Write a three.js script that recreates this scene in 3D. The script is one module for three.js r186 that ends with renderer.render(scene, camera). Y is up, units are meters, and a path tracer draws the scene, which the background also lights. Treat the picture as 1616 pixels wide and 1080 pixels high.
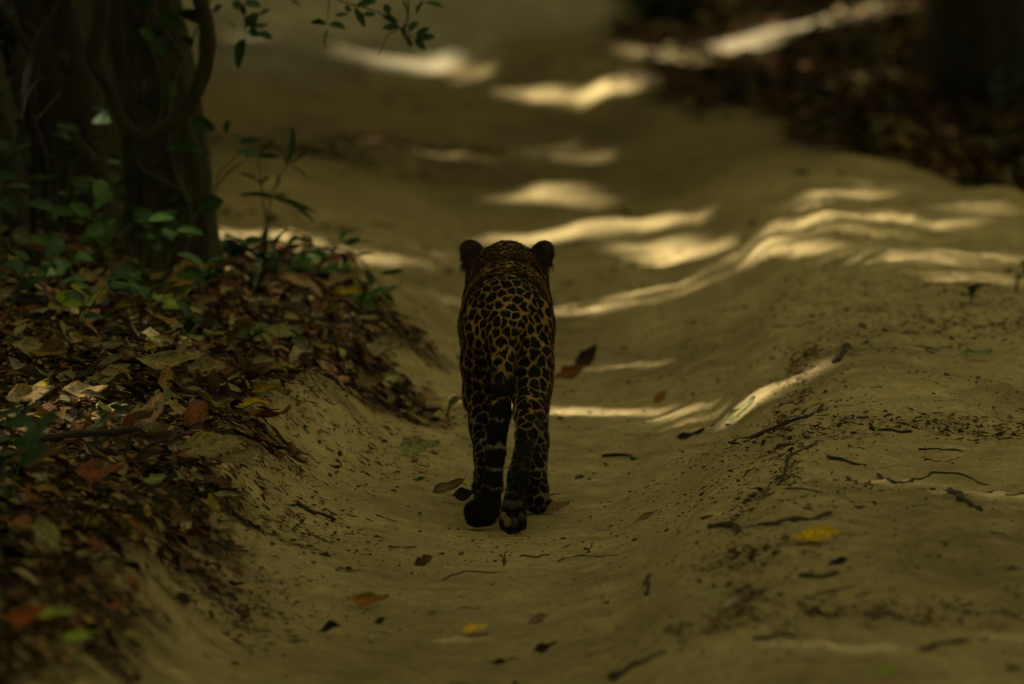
import * as THREE from 'three';
import { mergeGeometries } from 'three/addons/utils/BufferGeometryUtils.js';

// ---------------------------------------------------------------- camera, sky, sun, exposure
const scene = new THREE.Scene();
const renderer = new THREE.WebGLRenderer({ antialias: true });
renderer.toneMapping = THREE.LinearToneMapping;
renderer.toneMappingExposure = 2.45;
renderer.shadowMap.enabled = true;
renderer.setSize(1024, 684);

const camera = new THREE.PerspectiveCamera(3.45, 1024 / 684, 0.5, 1500);
camera.position.set(0, 2.2, 0);
camera.lookAt(0, 2.2 - Math.tan(3.567 * Math.PI / 180) * 100, -100);
camera.focus = 28.15;                 // the animal and the sand around its feet
camera.userData.fStop = 5.0;          // long lens, wide open
camera.updateMatrixWorld();

// pale, warm morning sky seen only through the trees
{
  const W = 64, H = 32, data = new Float32Array(W * H * 4);
  for (let j = 0; j < H; j++) for (let i = 0; i < W; i++) {
    const el = ((j + 0.5) / H - 0.5) * Math.PI;
    const t = Math.max(0, Math.sin(el)), k = (j * W + i) * 4;
    const v = 0.315;
    data[k] = v; data[k + 1] = v * 0.91; data[k + 2] = v * (0.37 + 0.04 * t); data[k + 3] = 1;
  }
  const sky = new THREE.DataTexture(data, W, H, THREE.RGBAFormat, THREE.FloatType);
  sky.mapping = THREE.EquirectangularReflectionMapping; sky.magFilter = THREE.LinearFilter; sky.needsUpdate = true;
  scene.background = sky; scene.environment = sky;
}
const SUN = new THREE.Vector3(-0.80, 0.60, -0.12).normalize();     // towards the sun: low, from the left
const sun = new THREE.DirectionalLight(new THREE.Color().setRGB(1, 0.87, 0.58), 5);
sun.position.copy(SUN).multiplyScalar(60).add(new THREE.Vector3(0, 0, -40));
sun.target.position.set(0, 0, -40); sun.castShadow = true; sun.shadow.radius = 2; sun.shadow.mapSize.set(4096, 4096);
Object.assign(sun.shadow.camera, { left: -45, right: 45, top: 30, bottom: -30, near: 1, far: 140 });
scene.add(sun, sun.target);

// ---------------------------------------------------------------- seeded numbers and noise
function rng(seed) { let a = seed >>> 0; return () => { a = (a + 0x6D2B79F5) | 0; let t = Math.imul(a ^ (a >>> 15), 1 | a); t = (t + Math.imul(t ^ (t >>> 7), 61 | t)) ^ t; return ((t ^ (t >>> 14)) >>> 0) / 4294967296; }; }
function hash(x, y, z) { let h = Math.imul(x | 0, 374761393) ^ Math.imul(y | 0, 668265263) ^ Math.imul(z | 0, 2147483647 ^ 0x5bd1e995); h = Math.imul(h ^ (h >>> 13), 1274126177); h ^= h >>> 16; return (h >>> 0) / 4294967296; }
const fade = (t) => t * t * (3 - 2 * t), mix = (a, b, t) => a + (b - a) * t;
const clamp = (v, a = 0, b = 1) => Math.min(b, Math.max(a, v)), sstep = (a, b, v) => fade(clamp((v - a) / (b - a)));
function noise(x, y, z = 0) {          // value noise, -1..1
  const i = Math.floor(x), j = Math.floor(y), k = Math.floor(z), u = fade(x - i), v = fade(y - j), w = fade(z - k);
  const a = mix(mix(hash(i, j, k), hash(i + 1, j, k), u), mix(hash(i, j + 1, k), hash(i + 1, j + 1, k), u), v);
  const b = mix(mix(hash(i, j, k + 1), hash(i + 1, j, k + 1), u), mix(hash(i, j + 1, k + 1), hash(i + 1, j + 1, k + 1), u), v);
  return mix(a, b, w) * 2 - 1;
}
function fbm(x, y, z = 0, o = 4) { let s = 0, a = 0.5; for (let i = 0; i < o; i++) { s += a * noise(x, y, z + i * 7.3); x *= 2.03; y *= 2.03; z *= 2.03; a *= 0.5; } return s; }

// ---------------------------------------------------------------- the lie of the land (d = metres ahead, z = -d)
function curve(pts, v) { if (v <= pts[0][0]) return pts[0][1]; for (let i = 1; i < pts.length; i++) if (v <= pts[i][0]) { const [a, p] = pts[i - 1], [b, q] = pts[i]; return mix(p, q, fade((v - a) / (b - a))); } return pts[pts.length - 1][1]; }
const ROAD = [[10, -0.55], [24.5, -0.2], [28, 0.0], [33, 0.22], [38, 0.32], [46, 0.1], [65, -0.9], [90, -3], [130, -9]];
const PROFILE = [[-30, 0.9], [-5, 0.5], [-2.2, 0.40], [-1.0, 0.30], [-0.72, 0.24], [-0.36, 0.035], [-0.1, 0.0], [0.2, 0.0], [0.4, 0.045], [0.62, 0.15], [0.82, 0.20], [1.3, 0.19], [1.75, 0.10], [2.3, 0.16], [3.0, 0.34], [8, 0.6], [30, 1.0]];
const roadX = (d) => curve(ROAD, d);
// left edge of the bare sand, right edge of the bare sand (u = distance from the track's middle)
const litterLeft = (d) => -curve([[20, 0.56], [27, 0.56], [29, 0.64], [32, 0.46], [34, 0.62], [35.5, 0.85], [37, 1.35], [40, 1.7], [44, 1.9], [60, 2.1], [90, 2.2]], d);
const litterRight = (d) => curve([[20, 2.1], [38, 2.1], [41, 1.5], [44, 1.12], [47, 0.86], [52, 0.74], [57, 0.95], [62, 1.5], [70, 1.9], [90, 2.2]], d);
const BUMPS = [[0.86, 37.9, 0.46, 0.8, 0.12], [0.25, 36.3, 0.5, 0.5, -0.05], [0.3, 41.2, 0.5, 0.7, 0.10], [0.22, 44.5, 0.35, 0.6, 0.08], [1.75, 39, 0.4, 1.2, 0.09], [-0.2, 52, 0.5, 1.5, 0.08], [0.7, 33.4, 0.35, 0.8, 0.045], [1.1, 29.7, 0.3, 0.35, 0.025], [0.95, 27.6, 0.35, 0.35, 0.02], [-0.5, 28.0, 0.18, 0.45, 0.03], [-0.62, 26.2, 0.2, 0.4, 0.05]];
function ground(x, z) {
  const d = -z, u = x - roadX(d);
  let h = curve(PROFILE, u * (1 + 0.06 * noise(z * 0.5, 3.3)) + 0.10 * noise(z * 0.7, 9.1) * sstep(0.25, 0.6, Math.abs(u)));
  h *= 1 - 0.66 * sstep(34.2, 37.2, d) * sstep(-0.2, -0.5, u) * sstep(-2.2, -1.5, u);      // beyond the trunks the left bank flattens out
  const far = sstep(30, 38, d);
  h += (0.028 + 0.035 * far) * noise(x * 0.9 + 3, z * 0.45, 1) * sstep(0.15, 0.7, Math.abs(u) + far * 0.5);
  h += (0.010 + 0.020 * far) * noise(x * 2.4, z * 1.3, 2) * (0.35 + 0.65 * sstep(0.2, 0.6, Math.abs(u) + far * 0.4));
  for (const [bx, bd, rx, rz, a] of BUMPS) { const q = ((x - bx) / rx) ** 2 + ((d - bd) / rz) ** 2; if (q < 9) h += a * Math.exp(-q); }
  if (d > 18 && d < 80) {
    const k = d < 44 ? 1 : 0.4;                                   // scuffs and lumps in loose sand
    h += 0.010 * k * noise(x * 6.3, z * 3.1, 4) * (0.5 + 0.5 * sstep(0.25, 0.55, Math.abs(u)));
    h += 0.0062 * k * noise(x * 15, z * 8, 5) * (0.5 + 0.5 * sstep(0.25, 0.55, Math.abs(u)));
    if (d < 40) { h += 0.0034 * noise(x * 34, z * 24, 6) + 0.0022 * noise(x * 61, z * 44, 7); const c = noise(x * 21, z * 12, 8) - 0.45; if (c > 0 && Math.abs(u) > 0.33) h += 0.022 * c; }
  }
  return h;
}

// ---------------------------------------------------------------- naming helpers
const taken = {};
function numbered(n) { const k = taken[n] = (taken[n] ?? -1) + 1; return k ? `${n}_${String(k).padStart(3, '0')}` : n; }
function tag(o, label, category, group, kind) { if (label) o.userData.label = label; if (category) o.userData.category = category; if (group) o.userData.group = group; if (kind) o.userData.kind = kind; return o; }
function shade(o) { o.traverse((m) => { if (m.isMesh) { m.castShadow = true; m.receiveShadow = true; } }); return o; }
function add(o, name) { o.name = numbered(name); scene.add(o); return o; }
function part(name, geo, mat, parent) { const m = new THREE.Mesh(geo, mat); m.name = name; m.castShadow = m.receiveShadow = true; parent.add(m); return m; }
const rgb = (r, g, b) => new THREE.Color().setRGB(r, g, b);

// ---------------------------------------------------------------- procedural textures
function tex(n, fn, srgb) {
  const a = new Uint8Array(n * n * 4);
  for (let j = 0; j < n; j++) for (let i = 0; i < n; i++) { const c = fn(i, j); const k = (j * n + i) * 4; for (let q = 0; q < 3; q++) a[k + q] = clamp(c[q], 0, 1) * 255; a[k + 3] = 255; }
  const t = new THREE.DataTexture(a, n, n); t.wrapS = t.wrapT = THREE.RepeatWrapping; t.magFilter = THREE.LinearFilter; t.minFilter = THREE.LinearMipmapLinearFilter; t.generateMipmaps = true; if (srgb) t.colorSpace = THREE.SRGBColorSpace; t.needsUpdate = true; return t;
}
function tileNoise(n, cell, seed) {              // tiling value noise with the given number of cells
  return (i, j) => { const x = i / n * cell, y = j / n * cell, a = Math.floor(x), b = Math.floor(y), u = fade(x - a), v = fade(y - b), m = (q) => ((q % cell) + cell) % cell; return mix(mix(hash(m(a), m(b), seed), hash(m(a + 1), m(b), seed), u), mix(hash(m(a), m(b + 1), seed), hash(m(a + 1), m(b + 1), seed), u), v); };
}
const sandFine = (() => {
  const n = 1024, r = rng(5), A = tileNoise(n, 13, 1), B = tileNoise(n, 47, 2), C = tileNoise(n, 170, 3), spk = new Float32Array(n * n);
  for (let k = 0; k < 2600; k++) { const cx = r() * n, cy = r() * n, s = 1 + r() * r() * 4, v = r() < 0.8 ? -0.5 * r() : 0.35 * r(); for (let y = -5; y <= 5; y++) for (let x = -5; x <= 5; x++) if (x * x + y * y < s * s) spk[((cy + y + n) % n | 0) * n + ((cx + x + n) % n | 0)] = v; }
  const f = (i, j) => 0.30 * A(i, j) + 0.30 * B(i, j) + 0.40 * C(i, j);
  return {
    map: tex(n, (i, j) => { const t = f(i, j), g = 0.84 + 0.34 * (t - 0.5) + 0.12 * (r() - 0.5) + 0.6 * spk[j * n + i]; return [g * 1.0, g * 0.985, g * 0.95]; }, true),
    bump: tex(n, (i, j) => { const t = 0.5 * f(i, j) + 0.25 + 0.18 * (r() - 0.5) - 0.25 * spk[j * n + i]; return [t, t, t]; }),
  };
})();

// ---------------------------------------------------------------- ground: one sheet out to the horizon
const M = {};
M.sand = new THREE.MeshPhysicalMaterial({ vertexColors: true, roughness: 1, specularIntensity: 0.25, map: sandFine.map, bumpMap: sandFine.bump, bumpScale: 0.010 });
const SUN_STREAK = [[0.8, 53.4], [1.04, 57.6], [1.22, 58.8], [1.4, 59.3], [1.58, 60], [1.75, 60.2]];  // course of the sun streak across the far right litter
function soil(x, z) {                         // how much dark leaf mould covers the sand, 0..1
  const d = -z, u = x - roadX(d), w = 0.22 * fbm(x * 1.7, z * 0.9, 11) + 0.10 * noise(x * 7, z * 5, 12) + 0.05 * noise(x * 25, z * 18, 14);
  const l = sstep(-0.10, 0.14, litterLeft(d) - u + w), r = sstep(-0.10, 0.16, u - litterRight(d) + w);
  // litter thinned to pale sand along the sun streak, its brightness put into the colour
  let q = 0;
  if (d > 51 && d < 64 && x > 0.4 && x < 2.3) { let best = 9; for (let i = 1; i < SUN_STREAK.length; i++) { const [ax, ad] = SUN_STREAK[i - 1], [bx, bd] = SUN_STREAK[i], vx = bx - ax, vd = (bd - ad) / 3, t = clamp(((x - ax) * vx + (d - ad) / 3 * vd) / (vx * vx + vd * vd)); best = Math.min(best, Math.hypot(x - ax - vx * t, (d - ad) / 3 - vd * t)); } q = 0.8 * sstep(0.32, 0.12, best + 0.35 * Math.abs(w)); }
  return Math.max(l, r * (1 - q));
}
{
  const xs = [], zs = [];
  for (let x = -2.6; x <= 2.9; x += 0.015 + 0.012 * sstep(1.3, 2.2, Math.abs(x))) xs.push(x);
  for (let s = 0.05, x = 2.9; x < 420;) { s *= 1.22; x += s; xs.push(x); xs.unshift(-x + 0.2); }
  for (let d = 20.2; d < 78;) { zs.push(-d); d += d < 36 ? 0.027 : d < 46 ? 0.05 : 0.08; }
  for (let s = 0.1, d = 78; d < 500;) { s *= 1.25; d += s; zs.push(-d); }
  for (let s = 0.05, d = 20.2; d > -420;) { s *= 1.22; d -= s; zs.unshift(-d); }
  const nx = xs.length, nz = zs.length, pos = new Float32Array(nx * nz * 3), uv = new Float32Array(nx * nz * 2), col = new Float32Array(nx * nz * 3), idx = new Uint32Array((nx - 1) * (nz - 1) * 6);
  let k = 0;
  for (let j = 0; j < nz; j++) for (let i = 0; i < nx; i++, k++) {
    const x = xs[i], z = zs[j], near = Math.abs(x) < 6 && z < -12 && z > -85;
    pos[3 * k] = x; pos[3 * k + 1] = ground(x, z); pos[3 * k + 2] = z; uv[2 * k] = x / 0.9; uv[2 * k + 1] = z / 0.9;
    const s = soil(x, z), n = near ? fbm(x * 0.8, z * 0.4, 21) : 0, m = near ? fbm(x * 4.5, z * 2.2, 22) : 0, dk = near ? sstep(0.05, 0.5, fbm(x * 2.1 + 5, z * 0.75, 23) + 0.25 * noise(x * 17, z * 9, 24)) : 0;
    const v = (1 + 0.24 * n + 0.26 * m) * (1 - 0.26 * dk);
    const g = sstep(-0.15, 0.25, (-z - 57) * 0.12 + n + 0.5 * m);    // cooler open-sky light on the far track, painted into the sand colour
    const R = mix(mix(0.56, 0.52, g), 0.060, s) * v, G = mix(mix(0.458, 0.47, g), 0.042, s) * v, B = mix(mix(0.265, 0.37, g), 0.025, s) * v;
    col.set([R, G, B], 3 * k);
  }
  k = 0;
  for (let j = 0; j < nz - 1; j++) for (let i = 0; i < nx - 1; i++) { const a = j * nx + i, b = a + 1, c = a + nx, e = c + 1; idx.set([a, b, c, b, e, c], k); k += 6; }
  const g = new THREE.BufferGeometry();
  g.setAttribute('position', new THREE.BufferAttribute(pos, 3)); g.setAttribute('uv', new THREE.BufferAttribute(uv, 2)); g.setAttribute('color', new THREE.BufferAttribute(col, 3)); g.setIndex(new THREE.BufferAttribute(idx, 1));
  // rows run away from the camera (z falls), columns to the right: fix the winding so faces look up
  const o = g.index.array; if (zs[1] < zs[0]) { /* as built */ } else for (let q = 0; q < o.length; q += 3) { const t = o[q]; o[q] = o[q + 1]; o[q + 1] = t; }
  g.computeVertexNormals();
  if (g.attributes.normal.getY(1000) < 0) { for (let q = 0; q < o.length; q += 3) { const t = o[q]; o[q] = o[q + 1]; o[q + 1] = t; } g.computeVertexNormals(); }
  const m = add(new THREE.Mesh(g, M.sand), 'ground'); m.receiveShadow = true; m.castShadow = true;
  tag(m, 'pale sand track with a wheel rut between banks of leaf litter', 'ground', null, 'structure');
  console.log('ground', nx, nz);
}

// ---------------------------------------------------------------- the leopard, walking away
function surfaceNet(f, lo, hi, cell) {           // meshes f = 0 on a box grid (naive surface nets), then splits each triangle once
  const n = lo.map((v, i) => Math.ceil((hi[i] - v) / cell[i]) + 1), [nx, ny, nz] = n, val = new Float32Array(nx * ny * nz), B = 4;
  const half = Math.hypot(...cell) * B / 2;
  for (let k = 0; k < nz; k += B) for (let j = 0; j < ny; j += B) for (let i = 0; i < nx; i += B) {
    const c = f(lo[0] + (i + 1.5) * cell[0], lo[1] + (j + 1.5) * cell[1], lo[2] + (k + 1.5) * cell[2]), skip = Math.abs(c) > half * 1.6 + 0.015;
    for (let q = k; q < Math.min(nz, k + B); q++) for (let p = j; p < Math.min(ny, j + B); p++) for (let o = i; o < Math.min(nx, i + B); o++)
      val[(q * ny + p) * nx + o] = skip ? c : f(lo[0] + o * cell[0], lo[1] + p * cell[1], lo[2] + q * cell[2]);
  }
  const id = new Int32Array(nx * ny * nz).fill(-1), P = [], T = [];
  for (let k = 0; k < nz - 1; k++) for (let j = 0; j < ny - 1; j++) for (let i = 0; i < nx - 1; i++) {
    const b = (k * ny + j) * nx + i, v = []; let m = 0;
    for (let q = 0; q < 8; q++) { const t = val[b + (q & 1) + ((q >> 1) & 1) * nx + (q >> 2) * nx * ny]; v.push(t); if (t < 0) m |= 1 << q; }
    if (m === 0 || m === 255) continue;
    let c = 0, sx = 0, sy = 0, sz = 0;
    for (let a = 0; a < 8; a++) for (const bit of [1, 2, 4]) if (!(a & bit)) { const e = a | bit; if ((v[a] < 0) !== (v[e] < 0)) { const t = v[a] / (v[a] - v[e]); sx += (a & 1) + (bit === 1 ? t : 0); sy += ((a >> 1) & 1) + (bit === 2 ? t : 0); sz += (a >> 2) + (bit === 4 ? t : 0); c++; } }
    id[b] = P.length / 3; P.push(lo[0] + (i + sx / c) * cell[0], lo[1] + (j + sy / c) * cell[1], lo[2] + (k + sz / c) * cell[2]);
  }
  const S = [1, nx, nx * ny];
  for (let k = 1; k < nz - 1; k++) for (let j = 1; j < ny - 1; j++) for (let i = 1; i < nx - 1; i++) {
    const b = (k * ny + j) * nx + i;
    for (let a = 0; a < 3; a++) { const s = val[b] < 0; if (s === (val[b + S[a]] < 0)) continue; const u = S[(a + 1) % 3], w = S[(a + 2) % 3], q = [id[b - u - w], id[b - w], id[b], id[b - u]]; if (q.includes(-1)) continue; if (s) T.push(q[0], q[1], q[2], q[0], q[2], q[3]); else T.push(q[0], q[2], q[1], q[0], q[3], q[2]); }
  }
  const mid = new Map(), U = [], nv = P.length / 3, e = 0.002;
  const grad = (x, y, z) => { const g = [f(x + e, y, z) - f(x - e, y, z), f(x, y + e, z) - f(x, y - e, z), f(x, y, z + e) - f(x, y, z - e)], l = Math.hypot(...g) || 1; return g.map((t) => t / l); };
  const M0 = [];
  const middle = (a, b) => { const key = a < b ? a * nv + b : b * nv + a; let r = mid.get(key); if (r === undefined) { r = P.length / 3; P.push((P[3 * a] + P[3 * b]) / 2, (P[3 * a + 1] + P[3 * b + 1]) / 2, (P[3 * a + 2] + P[3 * b + 2]) / 2); mid.set(key, r); M0.push(a, b); } return r; };
  for (let t = 0; t < T.length; t += 3) { const [a, b, c] = [T[t], T[t + 1], T[t + 2]], x = middle(a, b), y = middle(b, c), z = middle(c, a); U.push(a, x, z, b, y, x, c, z, y, x, y, z); }
  const N = new Float32Array(P.length);
  for (let q = 0; q < nv * 3; q += 3) { const g = grad(P[q], P[q + 1], P[q + 2]); for (let a = 0; a < 3; a++) N[q + a] = g[a]; }
  for (let m = 0, q = nv * 3; m < M0.length; m += 2, q += 3) { const i = 3 * M0[m], j = 3 * M0[m + 1], v = [N[i] + N[j], N[i + 1] + N[j + 1], N[i + 2] + N[j + 2]], l = Math.hypot(...v) || 1; for (let a = 0; a < 3; a++) N[q + a] = v[a] / l; }
  const g = new THREE.BufferGeometry(); g.setAttribute('position', new THREE.Float32BufferAttribute(P, 3)); g.setAttribute('normal', new THREE.BufferAttribute(N, 3)); g.setIndex(U); return g;
}
const smin = (a, b, k) => { const h = clamp(0.5 + 0.5 * (b - a) / k); return mix(b, a, h) - k * h * (1 - h); };
// a bone: two joints with radii, optional squeeze in x
function bone(a, b, ra, rb, sx = 1) {
  const [ax, ay, az] = a, bx = b[0] - ax, by = b[1] - ay, bz = b[2] - az, L = bx * bx + by * by + bz * bz + 1e-9;
  return (x, y, z) => { const px = x - ax, py = y - ay, pz = z - az, t = clamp((px * bx + py * by + pz * bz) / L); const qx = (px - bx * t) / sx, qy = py - by * t, qz = pz - bz * t; return Math.sqrt(qx * qx + qy * qy + qz * qz) - (ra + (rb - ra) * t); };
}
const chain = (pts, k) => { const bs = []; for (let i = 1; i < pts.length; i++) bs.push(bone(pts[i - 1].slice(0, 3), pts[i].slice(0, 3), pts[i - 1][3], pts[i][3], pts[i][4] ?? 1)); return (x, y, z) => { let d = bs[0](x, y, z); for (let i = 1; i < bs.length; i++) d = smin(d, bs[i](x, y, z), k); return d; }; };
const torso = [
  bone([0, 0.495, -0.10], [0, 0.465, -0.36], 0.118, 0.120, 0.88), bone([0, 0.465, -0.36], [0, 0.455, -0.62], 0.120, 0.130, 0.84),
  bone([0, 0.50, -0.50], [0, 0.525, -0.66], 0.09, 0.085), bone([0, 0.50, -0.05], [0, 0.485, 0.02], 0.10, 0.055),
  bone([0, 0.51, -0.66], [0, 0.545, -0.95], 0.098, 0.083, 1.05),
  bone([0, 0.566, -0.98], [0, 0.560, -1.06], 0.082, 0.076, 0.95), bone([0, 0.535, -1.08], [0, 0.522, -1.17], 0.052, 0.044, 1.1),
  bone([-0.052, 0.535, -1.0], [-0.045, 0.525, -1.06], 0.052, 0.045), bone([0.052, 0.535, -1.0], [0.045, 0.525, -1.06], 0.052, 0.045)];
const toes = (x, y, z, dx, dy, dz, r, w) => [-1.5, -0.5, 0.5, 1.5].map((s) => bone([x + s * w * 0.7, y, z], [x + s * w + dx, y + dy, z + dz * (Math.abs(s) > 1 ? 0.86 : 1)], r * 1.05, r));
const LEGS = {
  hindLeft: [[-0.046, 0.47, -0.04, 0.064], [-0.056, 0.40, -0.08, 0.057], [-0.060, 0.31, -0.13, 0.047], [-0.056, 0.245, -0.05, 0.035], [-0.053, 0.175, 0.03, 0.026], [-0.053, 0.06, 0.012, 0.023], [-0.053, 0.032, -0.02, 0.028]],
  hindRight: [[0.046, 0.47, -0.04, 0.064], [0.056, 0.40, -0.01, 0.058], [0.058, 0.335, 0.03, 0.049], [0.054, 0.285, 0.12, 0.035], [0.049, 0.238, 0.205, 0.026], [0.030, 0.14, 0.255, 0.024], [0.016, 0.075, 0.268, 0.026]],
  foreRight: [[0.058, 0.45, -0.60, 0.062], [0.066, 0.32, -0.52, 0.045], [0.070, 0.18, -0.40, 0.033], [0.072, 0.07, -0.30, 0.028], [0.076, 0.034, -0.29, 0.030]],
  foreLeft: [[-0.058, 0.45, -0.62, 0.062], [-0.060, 0.31, -0.66, 0.045], [-0.056, 0.17, -0.78, 0.033], [-0.052, 0.06, -0.86, 0.028], [-0.05, 0.034, -0.89, 0.030]],
};
const TAIL = [[0, 0.50, -0.01, 0.035], [-0.006, 0.45, 0.05, 0.031], [-0.012, 0.37, 0.088, 0.027], [-0.017, 0.28, 0.106, 0.0255], [-0.027, 0.19, 0.112, 0.0245], [-0.036, 0.11, 0.114, 0.024], [-0.042, 0.060, 0.120, 0.025], [-0.055, 0.036, 0.130, 0.027], [-0.074, 0.036, 0.138, 0.029], [-0.081, 0.046, 0.138, 0.026]];
const legs = Object.values(LEGS).map((p) => chain(p, 0.02));
const feet = [...toes(-0.053, 0.028, -0.04, 0, -0.008, -0.045, 0.0135, 0.016), ...toes(0.076, 0.03, -0.31, 0.002, -0.009, -0.05, 0.0145, 0.018), ...toes(-0.05, 0.03, -0.91, 0, -0.009, -0.05, 0.0145, 0.018),
  ...[-1.5, -0.5, 0.5, 1.5].map((s) => bone([0.016 + s * 0.011, 0.062, 0.275], [0.015 + s * 0.0145, 0.020 - (Math.abs(s) < 1 ? 0.010 : 0), 0.288], 0.0135, 0.0125))];
const tail = chain(TAIL, 0.01);
function ear(s) {                                   // a rounded cup, its back to the camera
  const c = [s * 0.086, 0.611, -0.985], ro = [0.034, 0.046, 0.022];
  return (x, y, z) => { let px = x - c[0], py = y - c[1], pz = z - c[2]; const a = s * 0.5, q = px * Math.cos(a) - py * Math.sin(a), r = px * Math.sin(a) + py * Math.cos(a), b = s * 0.45, u = q * Math.cos(b) + pz * Math.sin(b), w = -q * Math.sin(b) + pz * Math.cos(b);
    const outer = (Math.hypot(u / ro[0], r / ro[1], w / ro[2]) - 1) * 0.024, inner = (Math.hypot(u / (ro[0] - 0.004), (r - 0.003) / (ro[1] - 0.005), (w + 0.017) / 0.026) - 1) * 0.024; return Math.max(outer, -inner); };
}
const ears = [ear(-1), ear(1)];
function leopardField(x, y, z) {
  let d = torso[0](x, y, z); for (let i = 1; i < torso.length; i++) d = smin(d, torso[i](x, y, z), 0.045);
  for (const l of legs) d = smin(d, l(x, y, z), 0.028);
  if (y < 0.11) for (const t of feet) d = smin(d, t(x, y, z), 0.006);
  d = smin(d, tail(x, y, z), mix(0.004, 0.034, sstep(0.36, 0.47, y)));
  if (z < -0.9) for (const e of ears) d = smin(d, e(x, y, z), 0.008);
  return d + 0.0018 * noise(x * 28, y * 22, z * 22);
}
{
  const g = surfaceNet(leopardField, [-0.17, -0.02, -1.26], [0.17, 0.70, 0.34], [0.0048, 0.0048, 0.0068]);
  const P = g.attributes.position, N = g.attributes.normal, n = P.count, col = new Float32Array(n * 3), r = rng(77), region = new Uint8Array(n), tailT = new Float32Array(n);
  const onTail = (x, y, z) => { let best = 1e9, at = 0, acc = 0; for (let i = 1; i < TAIL.length; i++) { const a = TAIL[i - 1], b = TAIL[i], L = Math.hypot(b[0] - a[0], b[1] - a[1], b[2] - a[2]), t = clamp(((x - a[0]) * (b[0] - a[0]) + (y - a[1]) * (b[1] - a[1]) + (z - a[2]) * (b[2] - a[2])) / L / L), q = Math.hypot(x - a[0] - (b[0] - a[0]) * t, y - a[1] - (b[1] - a[1]) * t, z - a[2] - (b[2] - a[2]) * t) - a[3]; if (q < best) { best = q; at = acc + t * L; } acc += L; } return [best, at]; };
  // regions: 0 back and flanks, 1 thighs, 2 lower legs, 3 head and nape, 4 tail, 5 backs of the ears
  const size = [0.0255, 0.031, 0.026, 0.016, 0.028, 0.02], seeds = [], grid = new Map(), C = 0.05, ikey = (a, b, c) => ((a + 50) * 100 + b + 50) * 100 + c + 50, none = [];
  for (let i = 0; i < n; i++) {
    const x = P.getX(i), y = P.getY(i), z = P.getZ(i), [td, tt] = onTail(x, y, z); tailT[i] = tt;
    region[i] = td < 0.006 && z > 0.05 ? 4 : z < -0.93 && Math.min(ears[0](x, y, z), ears[1](x, y, z)) < 0.005 && Math.abs(x) > 0.062 ? 5 : z < -0.86 ? 3 : y < 0.26 ? 2 : (y < 0.45 && z > -0.25) ? 1 : 0;
  }
  for (let q = 0; q < 60000; q++) {
    const i = Math.floor(r() * n), x = P.getX(i), y = P.getY(i), z = P.getZ(i), s = size[region[i]] * (0.8 + 0.4 * hash(i, 3, 9)); let ok = true;
    const a = Math.floor(x / C), b = Math.floor(y / C), c = Math.floor(z / C);
    for (let u = -1; u <= 1 && ok; u++) for (let v = -1; v <= 1 && ok; v++) for (let w = -1; w <= 1 && ok; w++) for (const o of grid.get(ikey(a + u, b + v, c + w)) ?? none) if (Math.hypot(o[0] - x, o[1] - y, o[2] - z) < Math.min(s, o[3]) * 0.92) { ok = false; break; }
    if (!ok) continue; const k = ikey(a, b, c); if (!grid.has(k)) grid.set(k, []); grid.get(k).push([x, y, z, s]); seeds.push(1);
  }
  const BLACK = [0.007, 0.006, 0.006];
  for (let i = 0; i < n; i++) {
    const x0 = P.getX(i), y0 = P.getY(i), z0 = P.getZ(i), rg = region[i];
    const x = x0 + 0.006 * noise(x0 * 70, y0 * 70, z0 * 70), y = y0 + 0.006 * noise(x0 * 70, y0 * 70, z0 * 70 + 40), z = z0 + 0.006 * noise(x0 * 70, y0 * 70, z0 * 70 + 80);
    let f1 = 9, f2 = 9, s1 = 0.03; const a = Math.floor(x / C), b = Math.floor(y / C), c = Math.floor(z / C);
    for (let u = -1; u <= 1; u++) for (let v = -1; v <= 1; v++) for (let w = -1; w <= 1; w++) for (const o of grid.get(ikey(a + u, b + v, c + w)) ?? none) { const q = Math.hypot(o[0] - x, (o[1] - y) * (rg === 2 ? 1.25 : 0.9), o[2] - z); if (q < f1) { f2 = f1; f1 = q; s1 = o[3]; } else if (q < f2) f2 = q; }
    // one tawny ground colour, white fur between the legs
    const inner = (rg !== 4 && y0 < 0.36 && y0 > 0.1) ? sstep(0.035, 0.012, Math.abs(x0)) * 0.9 : 0;
    let base = [0.40, 0.245, 0.09];
    if (rg === 3) base = [0.25, 0.13, 0.055]; if (rg === 2) base = [0.26, 0.20, 0.13];
    base = base.map((v, q) => mix(v, [0.62, 0.56, 0.45][q], inner));
    const lo = 0.065 * (0.45 + 1.1 * hash(Math.round(s1 * 1e6), 5, 5)) * (rg > 0 && rg < 3 ? 0.7 : 1); let ink = sstep(lo, lo * 2.4, (f2 - f1) / s1 + 0.05 * noise(x0 * 160, y0 * 160, z0 * 160));
    const rad = rg === 1 || rg === 2 ? 0.82 : 0.68; ink = Math.min(ink, sstep(rad, rad - 0.16, f1 / s1 + 0.13 * noise(x0 * 55, y0 * 55, z0 * 55 + 9)));       // rounded blotches, wider gaps where three meet
    if (rg === 0 && z0 < -0.18 && Math.abs(x0) > 0.05) ink *= 1 - 0.75 * sstep(0.34, 0.18, f1 / s1);        // open rosettes on the flanks
    if (rg === 4 && tailT[i] > 0.13) { const t = tailT[i] + 0.012 * noise(x0 * 60, y0 * 40, 3), ph = (t / 0.055) % 1, w = 0.035 + 0.09 * noise(x0 * 40, y0 * 40, z0 * 40); ink = mix(ink, sstep(w * 0.5, w * 0.5 + 0.05, Math.min(ph, 1 - ph)), sstep(0.13, 0.2, t)); if (t > 0.44) ink = 1; if (t > 0.26) base = [0.27, 0.25, 0.21]; }
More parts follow.
